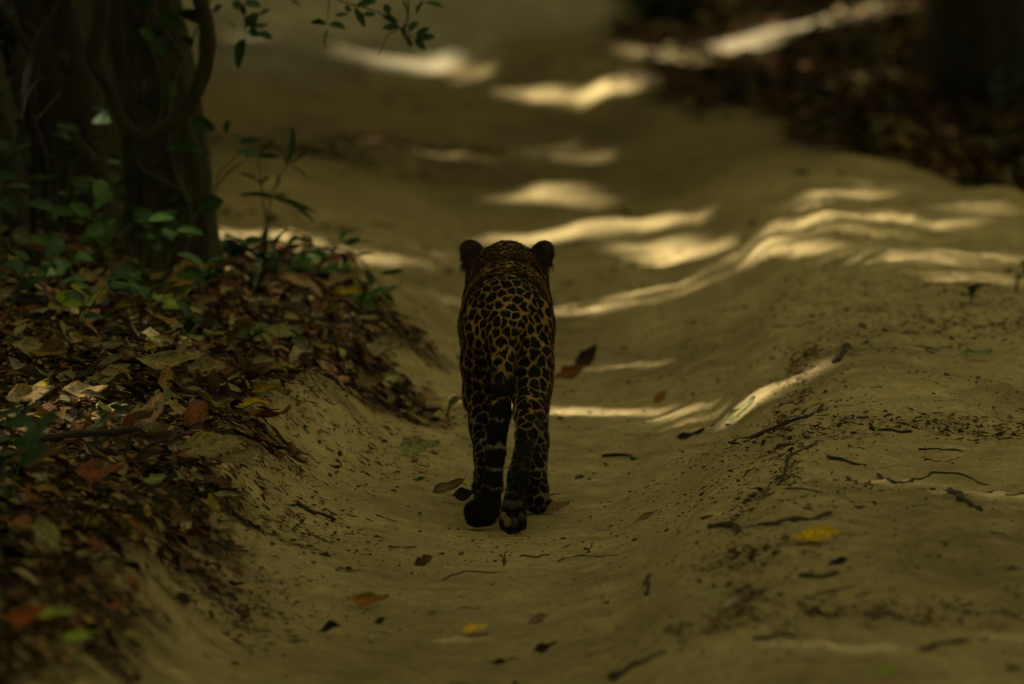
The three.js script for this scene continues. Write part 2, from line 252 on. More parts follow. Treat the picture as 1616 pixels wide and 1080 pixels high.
    if (rg === 5) { ink = 0.93 + 0.07 * noise(x0 * 90, y0 * 90, z0 * 90); if (N.getZ(i) < -0.2) { ink = 0.35; base = [0.4, 0.34, 0.25]; } }
    if (rg === 2) { const sole = z0 > 0.15 ? sstep(0.20, 0.75, N.getZ(i)) * (y0 < 0.23 ? 1 : 0) : 0; ink = Math.max(ink, sole * 0.80); if (z0 > 0.15) base = base.map((v) => v * mix(1, 0.55, sole)); }
    const m = 1 + 0.16 * noise(x0 * 240, y0 * 120, z0 * 120);
    for (let q = 0; q < 3; q++) col[3 * i + q] = mix(base[q], BLACK[q], ink) * m;
  }
  g.setAttribute('color', new THREE.BufferAttribute(col, 3));
  M.coat = new THREE.MeshPhysicalMaterial({ vertexColors: true, roughness: 0.85, specularIntensity: 0.4 });
  const cat = add(new THREE.Group(), 'leopard'); cat.position.set(-0.0125, 0.002, -28);
  part('body', g, M.coat, cat);
  // short fur: fine blades lying along the body, each the colour of the coat at its root
  const fp = [], fn = [], fc = [], v = new THREE.Vector3(), nn = new THREE.Vector3(), t = new THREE.Vector3(), sd = new THREE.Vector3();
  for (let q = 0; q < 150000; q++) {
    const i = Math.floor(r() * n); v.fromBufferAttribute(P, i); nn.fromBufferAttribute(N, i); if (v.y < 0.012) continue;
    const rg = region[i]; if (rg === 5 && r() < 0.2) continue;
    t.set((r() - 0.5) * 0.5, -0.75, rg === 0 || rg === 3 ? 0.8 : 0.1); if (rg === 5) t.set(Math.sign(v.x) * 0.5, -0.5, 0.1); t.addScaledVector(nn, -t.dot(nn)).normalize();
    const len = (rg === 5 ? (v.y < 0.60 && Math.abs(v.x) > 0.09 ? 0.022 : 0.009) : rg === 3 ? 0.008 : rg === 2 ? 0.007 : 0.0085) * (0.6 + 0.8 * r()), wd = 0.0006 + 0.0004 * r(); sd.crossVectors(t, nn).multiplyScalar(wd);
    t.addScaledVector(nn, 0.22 + 0.34 * r()).multiplyScalar(len);
    fp.push(v.x - sd.x, v.y - sd.y, v.z - sd.z, v.x + sd.x, v.y + sd.y, v.z + sd.z, v.x + t.x, v.y + t.y, v.z + t.z);
    const k = 0.85 + 0.35 * r(); for (let a = 0; a < 3; a++) { fn.push(nn.x, nn.y, nn.z); fc.push(col[3 * i] * k, col[3 * i + 1] * k, col[3 * i + 2] * k); }
  }
  const fg = new THREE.BufferGeometry(); fg.setAttribute('position', new THREE.Float32BufferAttribute(fp, 3)); fg.setAttribute('normal', new THREE.Float32BufferAttribute(fn, 3)); fg.setAttribute('color', new THREE.Float32BufferAttribute(fc, 3));
  M.fur = M.coat.clone(); M.fur.side = THREE.DoubleSide;
  part('fur', fg, M.fur, cat).userData.kind = 'stuff';
  // pads of the lifted hind paw, soles to the camera; the inner toes are dusted with sand
  M.pad = new THREE.MeshStandardMaterial({ color: rgb(0.035, 0.029, 0.026), roughness: 0.75 });
  M.padSand = new THREE.MeshStandardMaterial({ color: rgb(0.17, 0.135, 0.08), roughness: 0.95 });
  const pad = (rx, ry, rz, seed) => { const s = new THREE.SphereGeometry(1, 20, 14), p = s.attributes.position; for (let i = 0; i < p.count; i++) { const k = 1 + 0.07 * noise(p.getX(i) * 2.2 + seed, p.getY(i) * 2.2, p.getZ(i) * 2.2); p.setXYZ(i, p.getX(i) * rx * k, p.getY(i) * ry * k, p.getZ(i) * rz * k); } s.computeVertexNormals(); return s; };
  const heel = mergeGeometries([pad(0.015, 0.012, 0.009, 1), pad(0.010, 0.011, 0.009, 2).translate(-0.015, 0.003, -0.001), pad(0.010, 0.011, 0.009, 3).translate(0.015, 0.003, -0.001)]);
  part('sole_pad', heel, M.pad, cat).position.set(0.014, 0.070, 0.293);
  for (const [x, y, z, s, m] of [[0.035, 0.043, 0.298, 0.0085, M.pad], [0.019, 0.028, 0.303, 0.010, M.pad], [0.002, 0.030, 0.301, 0.010, M.padSand], [-0.008, 0.044, 0.297, 0.0085, M.padSand]]) { const p = part('toe_pad', pad(s, s * 1.25, s * 0.7, x * 99), m, cat); p.position.set(x, y, z); }
  M.eye = new THREE.MeshStandardMaterial({ color: rgb(0.32, 0.27, 0.06), roughness: 0.1 });
  for (const s of [-1, 1]) { const e = part('eye', new THREE.SphereGeometry(0.0125, 18, 12), M.eye, cat); e.position.set(s * 0.036, 0.572, -1.128); }
  const nose = part('nose', pad(0.017, 0.012, 0.010, 8), M.pad, cat); nose.position.set(0, 0.535, -1.212);
  tag(cat, 'spotted leopard walking away along the sandy wheel rut, one hind paw lifted', 'leopard');
  console.log('leopard', n, seeds.length);
}

// ---------------------------------------------------------------- sun gaps in the crowns: where the forest lets light through to the sand: rows of ground points [x, y, z, half length along z]
const GAPS = [
  [[0.14,0.03,-44.05,0.21],[0.21,0.03,-44.11,0.2],[0.27,0.03,-44.21,0.2],[0.34,0.03,-44.29,0.55]],
  [[0.08,0.02,-40.75,0.29],[0.14,0.03,-40.84,0.21],[0.2,0.05,-40.84,0.19],[0.26,0.06,-40.85,0.16],[0.32,0.06,-40.84,0.15],[0.38,0.07,-40.85,0.18],[0.44,0.07,-40.9,0.21]],
  [[0.44,0.07,-40.9,0.15],[0.51,0.08,-40.98,0.14],[0.58,0.09,-40.92,0.15],[0.65,0.1,-41,0.21],[0.71,0.12,-40.85,0.13]],
  [[0.56,0,-40.04,0.53],[0.62,0.01,-40,0.55],[0.67,0.03,-39.96,0.54],[0.72,0.04,-40.03,0.55],[0.78,0.06,-39.83,0.55],[0.8,0.19,-37.54,0.22],[0.86,0.22,-37.23,0.25],[0.91,0.22,-37.15,0.25],[0.96,0.22,-37.1,0.24]],
  [[0.96,0.22,-37.02,0.13],[1,0.22,-36.96,0.12],[1.05,0.22,-36.88,0.16],[1.09,0.23,-36.64,0.25],[1.13,0.25,-36.2,0.5]],
  [[0.15,-0.04,-37.56,0.49],[0.2,-0.03,-37.52,0.38],[0.25,-0.01,-37.33,0.34],[0.31,0,-37.27,0.25],[0.36,0.01,-37.17,0.23],[0.41,0.01,-37.33,0.24],[0.47,0.03,-37.33,0.17],[0.53,0.04,-37.36,0.2],[0.58,0.06,-37.41,0.16],[0.63,0.08,-37.36,0.13],[0.68,0.1,-37.31,0.16]],
  [[-0.49,0.05,-38.97,0.19],[-0.43,0.04,-39.03,0.16],[-0.38,0.04,-39.05,0.19],[-0.32,0.04,-39.07,0.23],[-0.27,0.04,-39.2,0.23],[-0.22,0.03,-39.37,0.21],[-0.16,0.02,-39.47,0.16]],
  [[-1.01,0.15,-39.23,0.19],[-0.96,0.14,-39.2,0.17],[-0.91,0.14,-39.09,0.19]],
  [[-0.82,0.14,-38.98,0.08],[-0.77,0.13,-38.95,0.06],[-0.71,0.12,-38.98,0.07],[-0.66,0.11,-39,0.09]],
  [[-0.38,0.21,-34.32,0.15],[-0.33,0.19,-34.61,0.24],[-0.28,0.16,-34.9,0.4],[-0.24,0.12,-35.63,0.55],[-0.2,-0.02,-37.83,0.52],[-0.14,-0.03,-37.87,0.48]],
  [[0.13,0,-32.22,0.16],[0.18,0,-32.17,0.12],[0.24,0,-32.12,0.12],[0.29,0,-32.05,0.14],[0.34,0.01,-31.99,0.11],[0.4,0.01,-32.03,0.08],[0.45,0.02,-31.97,0.1],[0.5,0.05,-31.62,0.13],[0.55,0.06,-31.5,0.14],[0.59,0.09,-31.08,0.05],[0.64,0.13,-30.7,0.05],[0.7,0.16,-30.59,0.08],[0.76,0.17,-30.58,0.09],[0.8,0.19,-30.68,0.05],[0.85,0.21,-30.76,0.05],[0.9,0.23,-30.84,0.05],[0.98,0.24,-31.25,0.13]],
  [[-0.53,-0.01,-58.15,0.69],[-0.45,-0.02,-58.4,0.51],[-0.36,-0.01,-58.36,0.39],[-0.28,0,-58.11,1.17],[-0.19,0,-57.98,1.29],[-0.1,0.09,-55.78,1.25]],
  [[0.17,0.1,-52.38,0.31],[0.24,0.1,-52.34,0.32],[0.3,0.11,-52.26,0.22],[0.37,0.12,-52.01,0.16],[0.44,0.13,-51.84,0.19],[0.53,0.14,-51.91,0.21],[0.61,0.17,-51.83,0.28],[0.7,0.18,-51.94,0.53]],
  [[0.85,0.16,-54.02,1.04],[0.96,0.16,-54.96,1.3],[1.12,0.05,-58.58,0.84],[1.22,0.08,-58.84,0.64],[1.32,0.1,-58.99,0.64],[1.41,0.13,-59.2,1.08],[1.52,0.13,-59.93,1.08],[1.62,0.16,-59.99,0.97],[1.71,0.2,-59.91,0.9]],
  [[1.74,0.21,-59.82,0.76],[1.82,0.23,-59.49,0.34],[1.89,0.24,-59.37,0.25],[1.97,0.25,-59.26,0.26],[2.05,0.27,-59.12,0.31],[2.13,0.28,-58.94,0.37],[2.2,0.29,-58.77,0.73]],
  [[1.08,0.19,-40.08,0.09],[1.15,0.21,-39.95,0.05],[1.23,0.2,-40.27,0.07],[1.3,0.21,-40.37,0.05],[1.38,0.22,-40.41,0.13],[1.47,0.2,-40.94,0.31]],
  [[1.27,0.23,-37.24,0.05],[1.34,0.24,-37.32,0.08],[1.43,0.23,-37.66,0.16],[1.5,0.24,-37.69,0.11],[1.57,0.25,-37.79,0.12],[1.65,0.25,-38.14,0.15],[1.72,0.26,-38.3,0.17]],
  [[1.28,0.26,-35.29,0.15],[1.34,0.25,-35.44,0.16],[1.41,0.25,-35.48,0.25],[1.47,0.24,-35.61,0.39],[1.56,0.22,-36.08,0.32],[1.63,0.21,-36.2,0.45]],
  [[1.45,0.23,-34.72,0.13],[1.51,0.23,-34.75,0.1],[1.56,0.23,-34.79,0.21]],
  [[0.99,0.26,-37.52,0.05],[1.06,0.27,-37.42,0.05],[1.13,0.27,-37.44,0.07],[1.2,0.27,-37.59,0.08]],
  [[-1.17,0.27,-26.55,0.17],[-1.13,0.27,-26.63,0.13],[-1.08,0.27,-26.55,0.14],[-1.04,0.26,-26.7,0.11],[-1,0.26,-26.82,0.11],[-0.97,0.25,-27.01,0.08],[-0.93,0.25,-27.12,0.07],[-0.89,0.25,-27.22,0.07],[-0.85,0.24,-27.42,0.08],[-0.81,0.24,-27.55,0.07]],
  [[-0.91,0.27,-27.47,0.07],[-0.88,0.26,-27.64,0.05],[-0.84,0.26,-27.66,0.07],[-0.8,0.26,-27.66,0.25]],
  [[-0.72,0.28,-33.97,0.26],[-0.67,0.26,-34.11,0.17],[-0.62,0.26,-34.15,0.18],[-0.57,0.25,-34.2,0.22],[-0.52,0.25,-34.24,0.23],[-0.47,0.24,-34.26,0.24],[-0.42,0.23,-34.34,0.14]],
  [[1.41,0.11,-53.15,0.6],[1.47,0.08,-53.99,0.68]],
  [[1.64,0.09,-54.34,0.08],[1.7,0.09,-54.28,0.08]],
  [[1.8,0.1,-54.16,0.09],[1.85,0.11,-54,0.13]],
  [[1.63,0.16,-45.68,0.16],[1.65,0.16,-45.75,0.15]],
  [[1.88,0.11,-47.23,0.13],[1.91,0.12,-47.33,0.08]],
  [[-0.27,0.09,-32.39,0.06],[-0.23,0.07,-32.57,0.07],[-0.19,0.06,-32.66,0.11]],
  [[0.29,0.01,-34.03,0.11],[0.35,0.02,-33.99,0.1],[0.4,0.03,-33.84,0.08],[0.46,0.05,-33.66,0.11]],
  [[-1.03,0.28,-31.94,0.09],[-0.95,0.28,-31.11,0.19]],
  [[-1.31,0.16,-38.57,0.21],[-1.26,0.14,-38.57,0.2]],
  [[-0.8,0.3,-30.04,0.25],[-0.78,0.29,-29.98,0.05]],
  [[-0.28,0.06,-46.62,0.19],[-0.2,0.06,-46.51,0.09],[-0.12,0.05,-46.59,0.07]],
  [[0.22,0.02,-47.25,0.12],[0.32,-0.04,-49.11,0.81],[0.4,0.05,-47.59,0.77]],
  [[-1.26,0.13,-58.24,0.11],[-1.2,0.12,-58.34,0.16]],
];
const GAPZ = new Map(), nil = []; for (const g of GAPS.flat()) { const k = Math.round(g[2]); if (!GAPZ.has(k)) GAPZ.set(k, []); GAPZ.get(k).push(g); }
const SX = SUN.x / SUN.y, SZ = SUN.z / SUN.y;
function inGap(x, y, z, m) {                       // would a leaf here shade one of the sunlit streaks?
  const zc = z - SZ * (y - 0.15), b = Math.round(zc); for (let k = b - 1; k <= b + 1; k++) for (const [gx, gy, gz, hw] of GAPZ.get(k) ?? nil) {
    const h = y - gy; if (h < 0.03) continue;
    const dx = Math.abs(x - SX * h - gx), dz = Math.abs(z - SZ * h - gz); if (dx > 0.04 + m || dz > hw * 0.85 + m) continue;
    if ((dx / (0.04 + m)) ** 2 + (dz / (hw * 0.85 + m)) ** 2 < 1.25) return true;
  }
  return false;
}

// ---------------------------------------------------------------- shared shapes: leaves, stems, trunks
const COL = { tan: [0.36, 0.26, 0.13], brown: [0.18, 0.10, 0.05], dark: [0.045, 0.030, 0.020], rust: [0.28, 0.10, 0.045], olive: [0.38, 0.31, 0.14], sage: [0.27, 0.25, 0.15], pale: [0.36, 0.38, 0.16], yellow: [0.86, 0.60, 0.04], mustard: [0.42, 0.32, 0.03], orange: [0.42, 0.20, 0.03], ochre: [0.42, 0.26, 0.08], peach: [0.62, 0.40, 0.26], straw: [0.42, 0.35, 0.20], white: [0.65, 0.62, 0.52], lime: [0.26, 0.33, 0.04], green: [0.05, 0.125, 0.025], deep: [0.030, 0.075, 0.030], red: [0.33, 0.085, 0.02], grey: [0.28, 0.24, 0.19], pinkish: [0.36, 0.24, 0.20] };
// blade print: side veins, blotches and mould spots
const leafPrint = (() => { const n = 256, A = tileNoise(n, 6, 91), B = tileNoise(n, 22, 92), C = tileNoise(n, 70, 93); const f = (i, j) => { const y = Math.abs(((j / n * 2) % 1) - 0.5), vein = Math.abs((((i / n - y * 0.55) * 11) % 1 + 1) % 1 - 0.5); return [A(i, j), B(i, j), C(i, j), sstep(0.42, 0.5, vein)]; };
  return { dead: tex(n, (i, j) => { const [a, b, c, v] = f(i, j), g = 0.84 + 0.4 * (a - 0.5) + 0.34 * (b - 0.5) + 0.16 * (c - 0.5) + 0.14 * v - 0.42 * sstep(0.66, 0.8, b * 0.6 + a * 0.4 + 0.1 * c), w = 0.10 * (a - 0.5); return [g + w, g, g - w]; }, true), live: tex(n, (i, j) => { const [a, b, c, v] = f(i, j), g = 0.90 + 0.16 * (a - 0.5) + 0.14 * (b - 0.5) + 0.14 * v; return [g, g, g * 0.95]; }, true), bump: tex(n, (i, j) => { const [a, b, c, v] = f(i, j), g = 0.4 + 0.3 * b + 0.2 * c + 0.2 * v; return [g, g, g]; }) }; })();
const leafMat = {};
for (const k in COL) { const live = ['green', 'deep', 'lime'].includes(k); leafMat[k] = new THREE.MeshPhysicalMaterial({ color: rgb(...COL[k]), vertexColors: true, map: live ? leafPrint.live : leafPrint.dead, bumpMap: leafPrint.bump, bumpScale: 0.002, roughness: live ? 0.55 : 0.8, side: THREE.DoubleSide }); leafMat[k].specularIntensity = live ? 0.5 : 0.35; }
// a leaf of unit length along +x, origin at its stalk: blade bent along its length, folded on the midrib, edges waved
function leafShape({ wid = 0.5, curl = 0.2, fold = 0.3, wave = 0.03, seed = 1, tip = 0.8, n = 7, cols = 2, ragged = 0.16 }) {
  const P = [], C = [], I = [], U = [], r = rng(seed * 977 + 3);
  const ph = r() * 6, nick = Array.from({ length: 2 * (n + 1) }, () => 1 - ragged * r() * r());
  for (let i = 0; i <= n; i++) {
    const t = i / n, w = wid / 2 * Math.pow(Math.max(0, Math.sin(Math.PI * Math.pow(t, tip))), 0.75), a = curl * (t - 0.5) * 2, by = curl * 0.5 * ((t - 0.5) ** 2 * 4 - 0.4);
    for (let s = -2; s <= 2; s += 2 / cols) {
      const e = Math.abs(s) / 2, k = Math.abs(s) === 2 ? nick[i * 2 + (s > 0 ? 1 : 0)] : 1, ww = w * e * k;
      P.push(t - 0.02 * a * e, by * 0.5 + fold * ww + wave * Math.sin(t * 9 + ph + s) * e, Math.sign(s) * ww);
      U.push(t, 0.5 + s * 0.25 * w / (wid / 2) + seed * 0.37); const v = s === 0 ? 1.22 : (1 - 0.10 * e) * (0.86 + 0.28 * hash(i, s + 9, seed)); C.push(v, v, v);
    }
  }
  for (let i = 0; i < n; i++) for (let s = 0; s < 2 * cols; s++) { const w = 2 * cols + 1, a = i * w + s, b = a + 1, c = a + w, d = c + 1; I.push(a, b, c, b, d, c); }
  const g = new THREE.BufferGeometry(); g.setAttribute('position', new THREE.Float32BufferAttribute(P, 3)); g.setAttribute('color', new THREE.Float32BufferAttribute(C, 3)); g.setAttribute('uv', new THREE.Float32BufferAttribute(U, 2)); g.setIndex(I); g.computeVertexNormals(); return g;
}
const deadLeaf = [[0.42, 0.35, 0.45], [0.55, 0.2, 0.3], [0.36, 0.6, 0.6], [0.5, -0.3, 0.35], [0.62, 0.5, 0.2], [0.3, 0.25, 0.5], [0.45, -0.5, 0.6], [0.5, 0.8, 0.4]].map(([wid, curl, fold], i) => leafShape({ wid, curl, fold, wave: 0.075, ragged: 0.5, seed: i + 1 }));
const liveLeaf = [0, 1, 2, 3].map((i) => leafShape({ wid: 1, curl: -0.25 - 0.1 * i, fold: 0.22 - 0.05 * i, wave: 0.012, seed: 20 + i, tip: 0.9, n: 6 }));
// a tapering stem through points; rough trunks get flutes and bark relief
function stem(pts, r0, r1, { sides = 7, seg, rough = 0, flutes = 0, flare = 0, seed = 0, knob = 0 } = {}) {
  const c = new THREE.CatmullRomCurve3(pts.map((p) => new THREE.Vector3(...p))), n = seg ?? Math.max(5, pts.length * 4), L = c.getLength(), fr = c.computeFrenetFrames(n), P = [], U = [], I = [];
  const N0 = fr.normals.map((v) => v.clone()), B0 = fr.binormals;
  for (let i = 0; i <= n; i++) {
    const t = i / n, q = c.getPointAt(t); let R = mix(r0, r1, t) * (1 + flare * Math.exp(-t * L * 5)) * (1 + knob * noise(t * L * 22, seed, 3));
    for (let s = 0; s <= sides; s++) {
      const a = s / sides * Math.PI * 2, ca = Math.cos(a), sa = Math.sin(a); let k = 1;
      if (flutes) k += 0.11 * noise(ca * 2.1 + seed, sa * 2.1, t * L * 0.7) + flutes * noise(ca * 4.2 + seed, sa * 4.2, t * L * 0.5 + 5);
      if (rough) k += rough * (noise(ca * 9 + seed, sa * 9, t * L * 4) + 0.6 * noise(ca * 22 + seed, sa * 22, t * L * 9));
      if (i === 0 || i === n) k *= 0.55;
      P.push(q.x + (N0[i].x * ca + B0[i].x * sa) * R * k, q.y + (N0[i].y * ca + B0[i].y * sa) * R * k, q.z + (N0[i].z * ca + B0[i].z * sa) * R * k); U.push(s / sides * Math.max(1, Math.round(r0 * 20)), t * L * 2);
    }
  }
  for (let i = 0; i < n; i++) for (let s = 0; s < sides; s++) { const a = i * (sides + 1) + s, b = a + 1, d = a + sides + 1, e = d + 1; I.push(a, d, b, b, d, e); }
  for (const e of [0, n]) { const o = P.length / 3, q = c.getPointAt(e / n); P.push(q.x, q.y, q.z); U.push(0, 0); for (let s = 0; s < sides; s++) { const a = e * (sides + 1) + s; I.push(...(e ? [o, a + 1, a] : [o, a, a + 1])); } }
  const g = new THREE.BufferGeometry(); g.setAttribute('position', new THREE.Float32BufferAttribute(P, 3)); g.setAttribute('uv', new THREE.Float32BufferAttribute(U, 2)); g.setIndex(I); g.computeVertexNormals(); return g;
}
const bark = (() => { const n = 512, A = tileNoise(n, 9, 31), B = tileNoise(n, 40, 32), C = tileNoise(n, 120, 33), f = (i, j) => 0.4 * A(i, j) + 0.35 * B((i * 3) % n, j) + 0.25 * C((i * 2) % n, j); return { map: tex(n, (i, j) => { const v = 0.45 + 0.55 * f(i, j), l = sstep(0.55, 0.75, A(j, i)) * 0.18; return [v + l * 0.6, v + l, v * 0.95 + l * 0.4]; }, true), bump: tex(n, (i, j) => { const v = f(i, j); return [v, v, v]; }) }; })();
M.bark = new THREE.MeshStandardMaterial({ color: rgb(0.060, 0.048, 0.028), map: bark.map, bumpMap: bark.bump, bumpScale: 0.012, roughness: 0.95 });
M.liana = new THREE.MeshStandardMaterial({ color: rgb(0.055, 0.041, 0.027), map: bark.map, bumpMap: bark.bump, bumpScale: 0.006, roughness: 0.92 });
M.twig = new THREE.MeshStandardMaterial({ color: rgb(0.055, 0.040, 0.028), map: bark.map, roughness: 0.9 });
M.dryTwig = new THREE.MeshStandardMaterial({ color: rgb(0.26, 0.19, 0.11), map: bark.map, roughness: 0.9 });
M.stalk = new THREE.MeshStandardMaterial({ color: rgb(0.06, 0.075, 0.035), roughness: 0.8 });
M.crown = new THREE.MeshStandardMaterial({ color: rgb(0.07, 0.10, 0.035), roughness: 0.7, side: THREE.DoubleSide });
M.shrubLeaf = new THREE.MeshStandardMaterial({ color: rgb(0.035, 0.06, 0.025), roughness: 0.6, side: THREE.DoubleSide });
const V = (a) => new THREE.Vector3(...a);
const basis = new THREE.Matrix4();
function placeLeaf(m, base, tip, width, roll, side = 1) {        // blade from base to tip, turned about its length
  const x = tip.clone().sub(base), L = x.length(); x.normalize(); let y = new THREE.Vector3(0, 1, 0.35); y.addScaledVector(x, -y.dot(x)).normalize().applyAxisAngle(x, roll); const z = new THREE.Vector3().crossVectors(x, y);
  basis.makeBasis(x, y, z); m.quaternion.setFromRotationMatrix(basis); m.position.copy(base); m.scale.set(L, L * 0.8, width * side); return m;
}
function leafOn(parent, base, tip, width, color, r) { const m = part('leaf', liveLeaf[Math.floor(r() * 4)], leafMat[color], parent); const b = V(base).sub(parent.position), t = V(tip).sub(parent.position); b.z += (r() - 0.5) * 0.02; t.z += (r() - 0.5) * 0.07; return placeLeaf(m, b, t, width, (r() - 0.5) * 1.5 + 0.5); }

// ---------------------------------------------------------------- trees: those in view and the ones whose crowns shade the track
const trees = [];
function tree(x, z, r, h, lean, label, opt = {}) {
  const g = add(new THREE.Group(), 'tree'); g.position.set(x, ground(x, z) - 0.06, z);
  const top = [lean[0], h, lean[1]];
  part('trunk', stem([[0, 0, 0], [lean[0] * 0.05 + (opt.bow ?? 0) * 0.5, h * 0.12, 0], [lean[0] * 0.25 + (opt.bow ?? 0), h * 0.35, lean[1] * 0.2], [lean[0] * 0.6, h * 0.7, lean[1] * 0.6], top], r, r * 0.45, { sides: opt.sides ?? 12, seg: opt.seg ?? 14, rough: opt.rough ?? 0.03, flutes: opt.flutes ?? 0.05, flare: opt.flare ?? 0.35, seed: x * 7 }), M.bark, g);
  const rr = rng(Math.round(x * 100 + 5000) + Math.round(-z * 10)), lim = [];
  for (let k = 0; k < 5; k++) { const a = rr() * 6.3, s = 0.55 + 0.4 * rr(), q = [lean[0] * s, h * s, lean[1] * s], l = h * (0.25 + 0.25 * rr()); lim.push(stem([q, [q[0] + Math.cos(a) * l * 0.5, q[1] + l * 0.35, q[2] + Math.sin(a) * l * 0.5], [q[0] + Math.cos(a) * l, q[1] + l * 0.5, q[2] + Math.sin(a) * l]], r * 0.3, r * 0.08, { sides: 6, seg: 5 })); }
  for (const l of lim) part('limb', l, M.bark, g);
  tag(g, label, 'tree', opt.group); trees.push({ g, x: x + lean[0], z: z + lean[1], leaves: [] }); return g;
}
const vineTree = tree(-0.985, -33.5, 0.125, 5.6, [-1.9, -0.3], 'dark fluted trunk wrapped by a hanging vine loop and climbing leaves', { sides: 40, seg: 90, rough: 0.035, flutes: 0.16, flare: 0.25, bow: 0.06 });
tree(-1.275, -34.9, 0.125, 5.8, [-2.4, 0.4], 'dark trunk with pale lichen streaks behind the looping vine', { sides: 40, seg: 80, rough: 0.035, flutes: 0.16, flare: 0.3, bow: 0.03 });
tree(-1.56, -34.3, 0.11, 5.5, [-2.2, -0.5], 'dark trunk beside the arching thin vine at the edge of the thicket', { sides: 36, seg: 70, rough: 0.035, flutes: 0.14, flare: 0.3 });
tree(-1.47, -36.0, 0.075, 5.2, [-2.0, -0.6], 'slim dark trunk deep in the thicket behind the lichen streaked trunk', { sides: 20, seg: 40, bow: -0.02 });
tree(2.06, -50.4, 0.20, 6.5, [0.6, 0.5], 'thick black trunk on the far right bank above the dark litter', { sides: 28, seg: 40, rough: 0.04, flutes: 0.08 });
for (const [x, d] of [[-6.4, 15], [-7.4, 21], [-5.9, 26.5], [-7.8, 31], [-6.2, 38], [-7.3, 44], [-5.8, 50], [-7.6, 56], [-6.3, 63], [-7.2, 70], [-6.5, 77]]) tree(x, -d, 0.16, 5 + hash(d, 2, 2), [(hash(d, 3, 1) - 0.5) * 1.4, (hash(d, 4, 1) - 0.5) * 1.4], 'tall shade tree standing back from the left side of the track', { group: 'shade trees left of the track' });
for (const [x, d] of [[5.6, 17], [6.6, 24], [5.2, 31], [6.3, 38], [5.6, 45], [6.6, 58], [5.4, 66]]) tree(x, -d, 0.16, 5 + hash(d, 2, 2), [(hash(d, 3, 1) - 0.5) * 1.4, (hash(d, 4, 1) - 0.5) * 1.4], 'tall shade tree standing back from the right side of the track', { group: 'shade trees right of the track' });
for (const [x, d] of [[-5.2, -8], [-1.6, -11], [2.2, -10], [5.6, -7]]) tree(x, -d, 0.16, 5, [0.3, 0.2], 'unseen tree added behind the viewer to screen off low light', { group: 'unseen trees added behind the viewer' });  // added out of view to keep the leopard's rear in the dark
for (const [x, d] of [[-7, 92], [-2.5, 88], [1.5, 90], [5, 86]]) tree(x, -d, 0.16, 5, [0.3, 0.2], 'unseen tree added past the far end to block low horizon light', { group: 'unseen trees added past the far end' });  // added out of view to shut out low light from the horizon
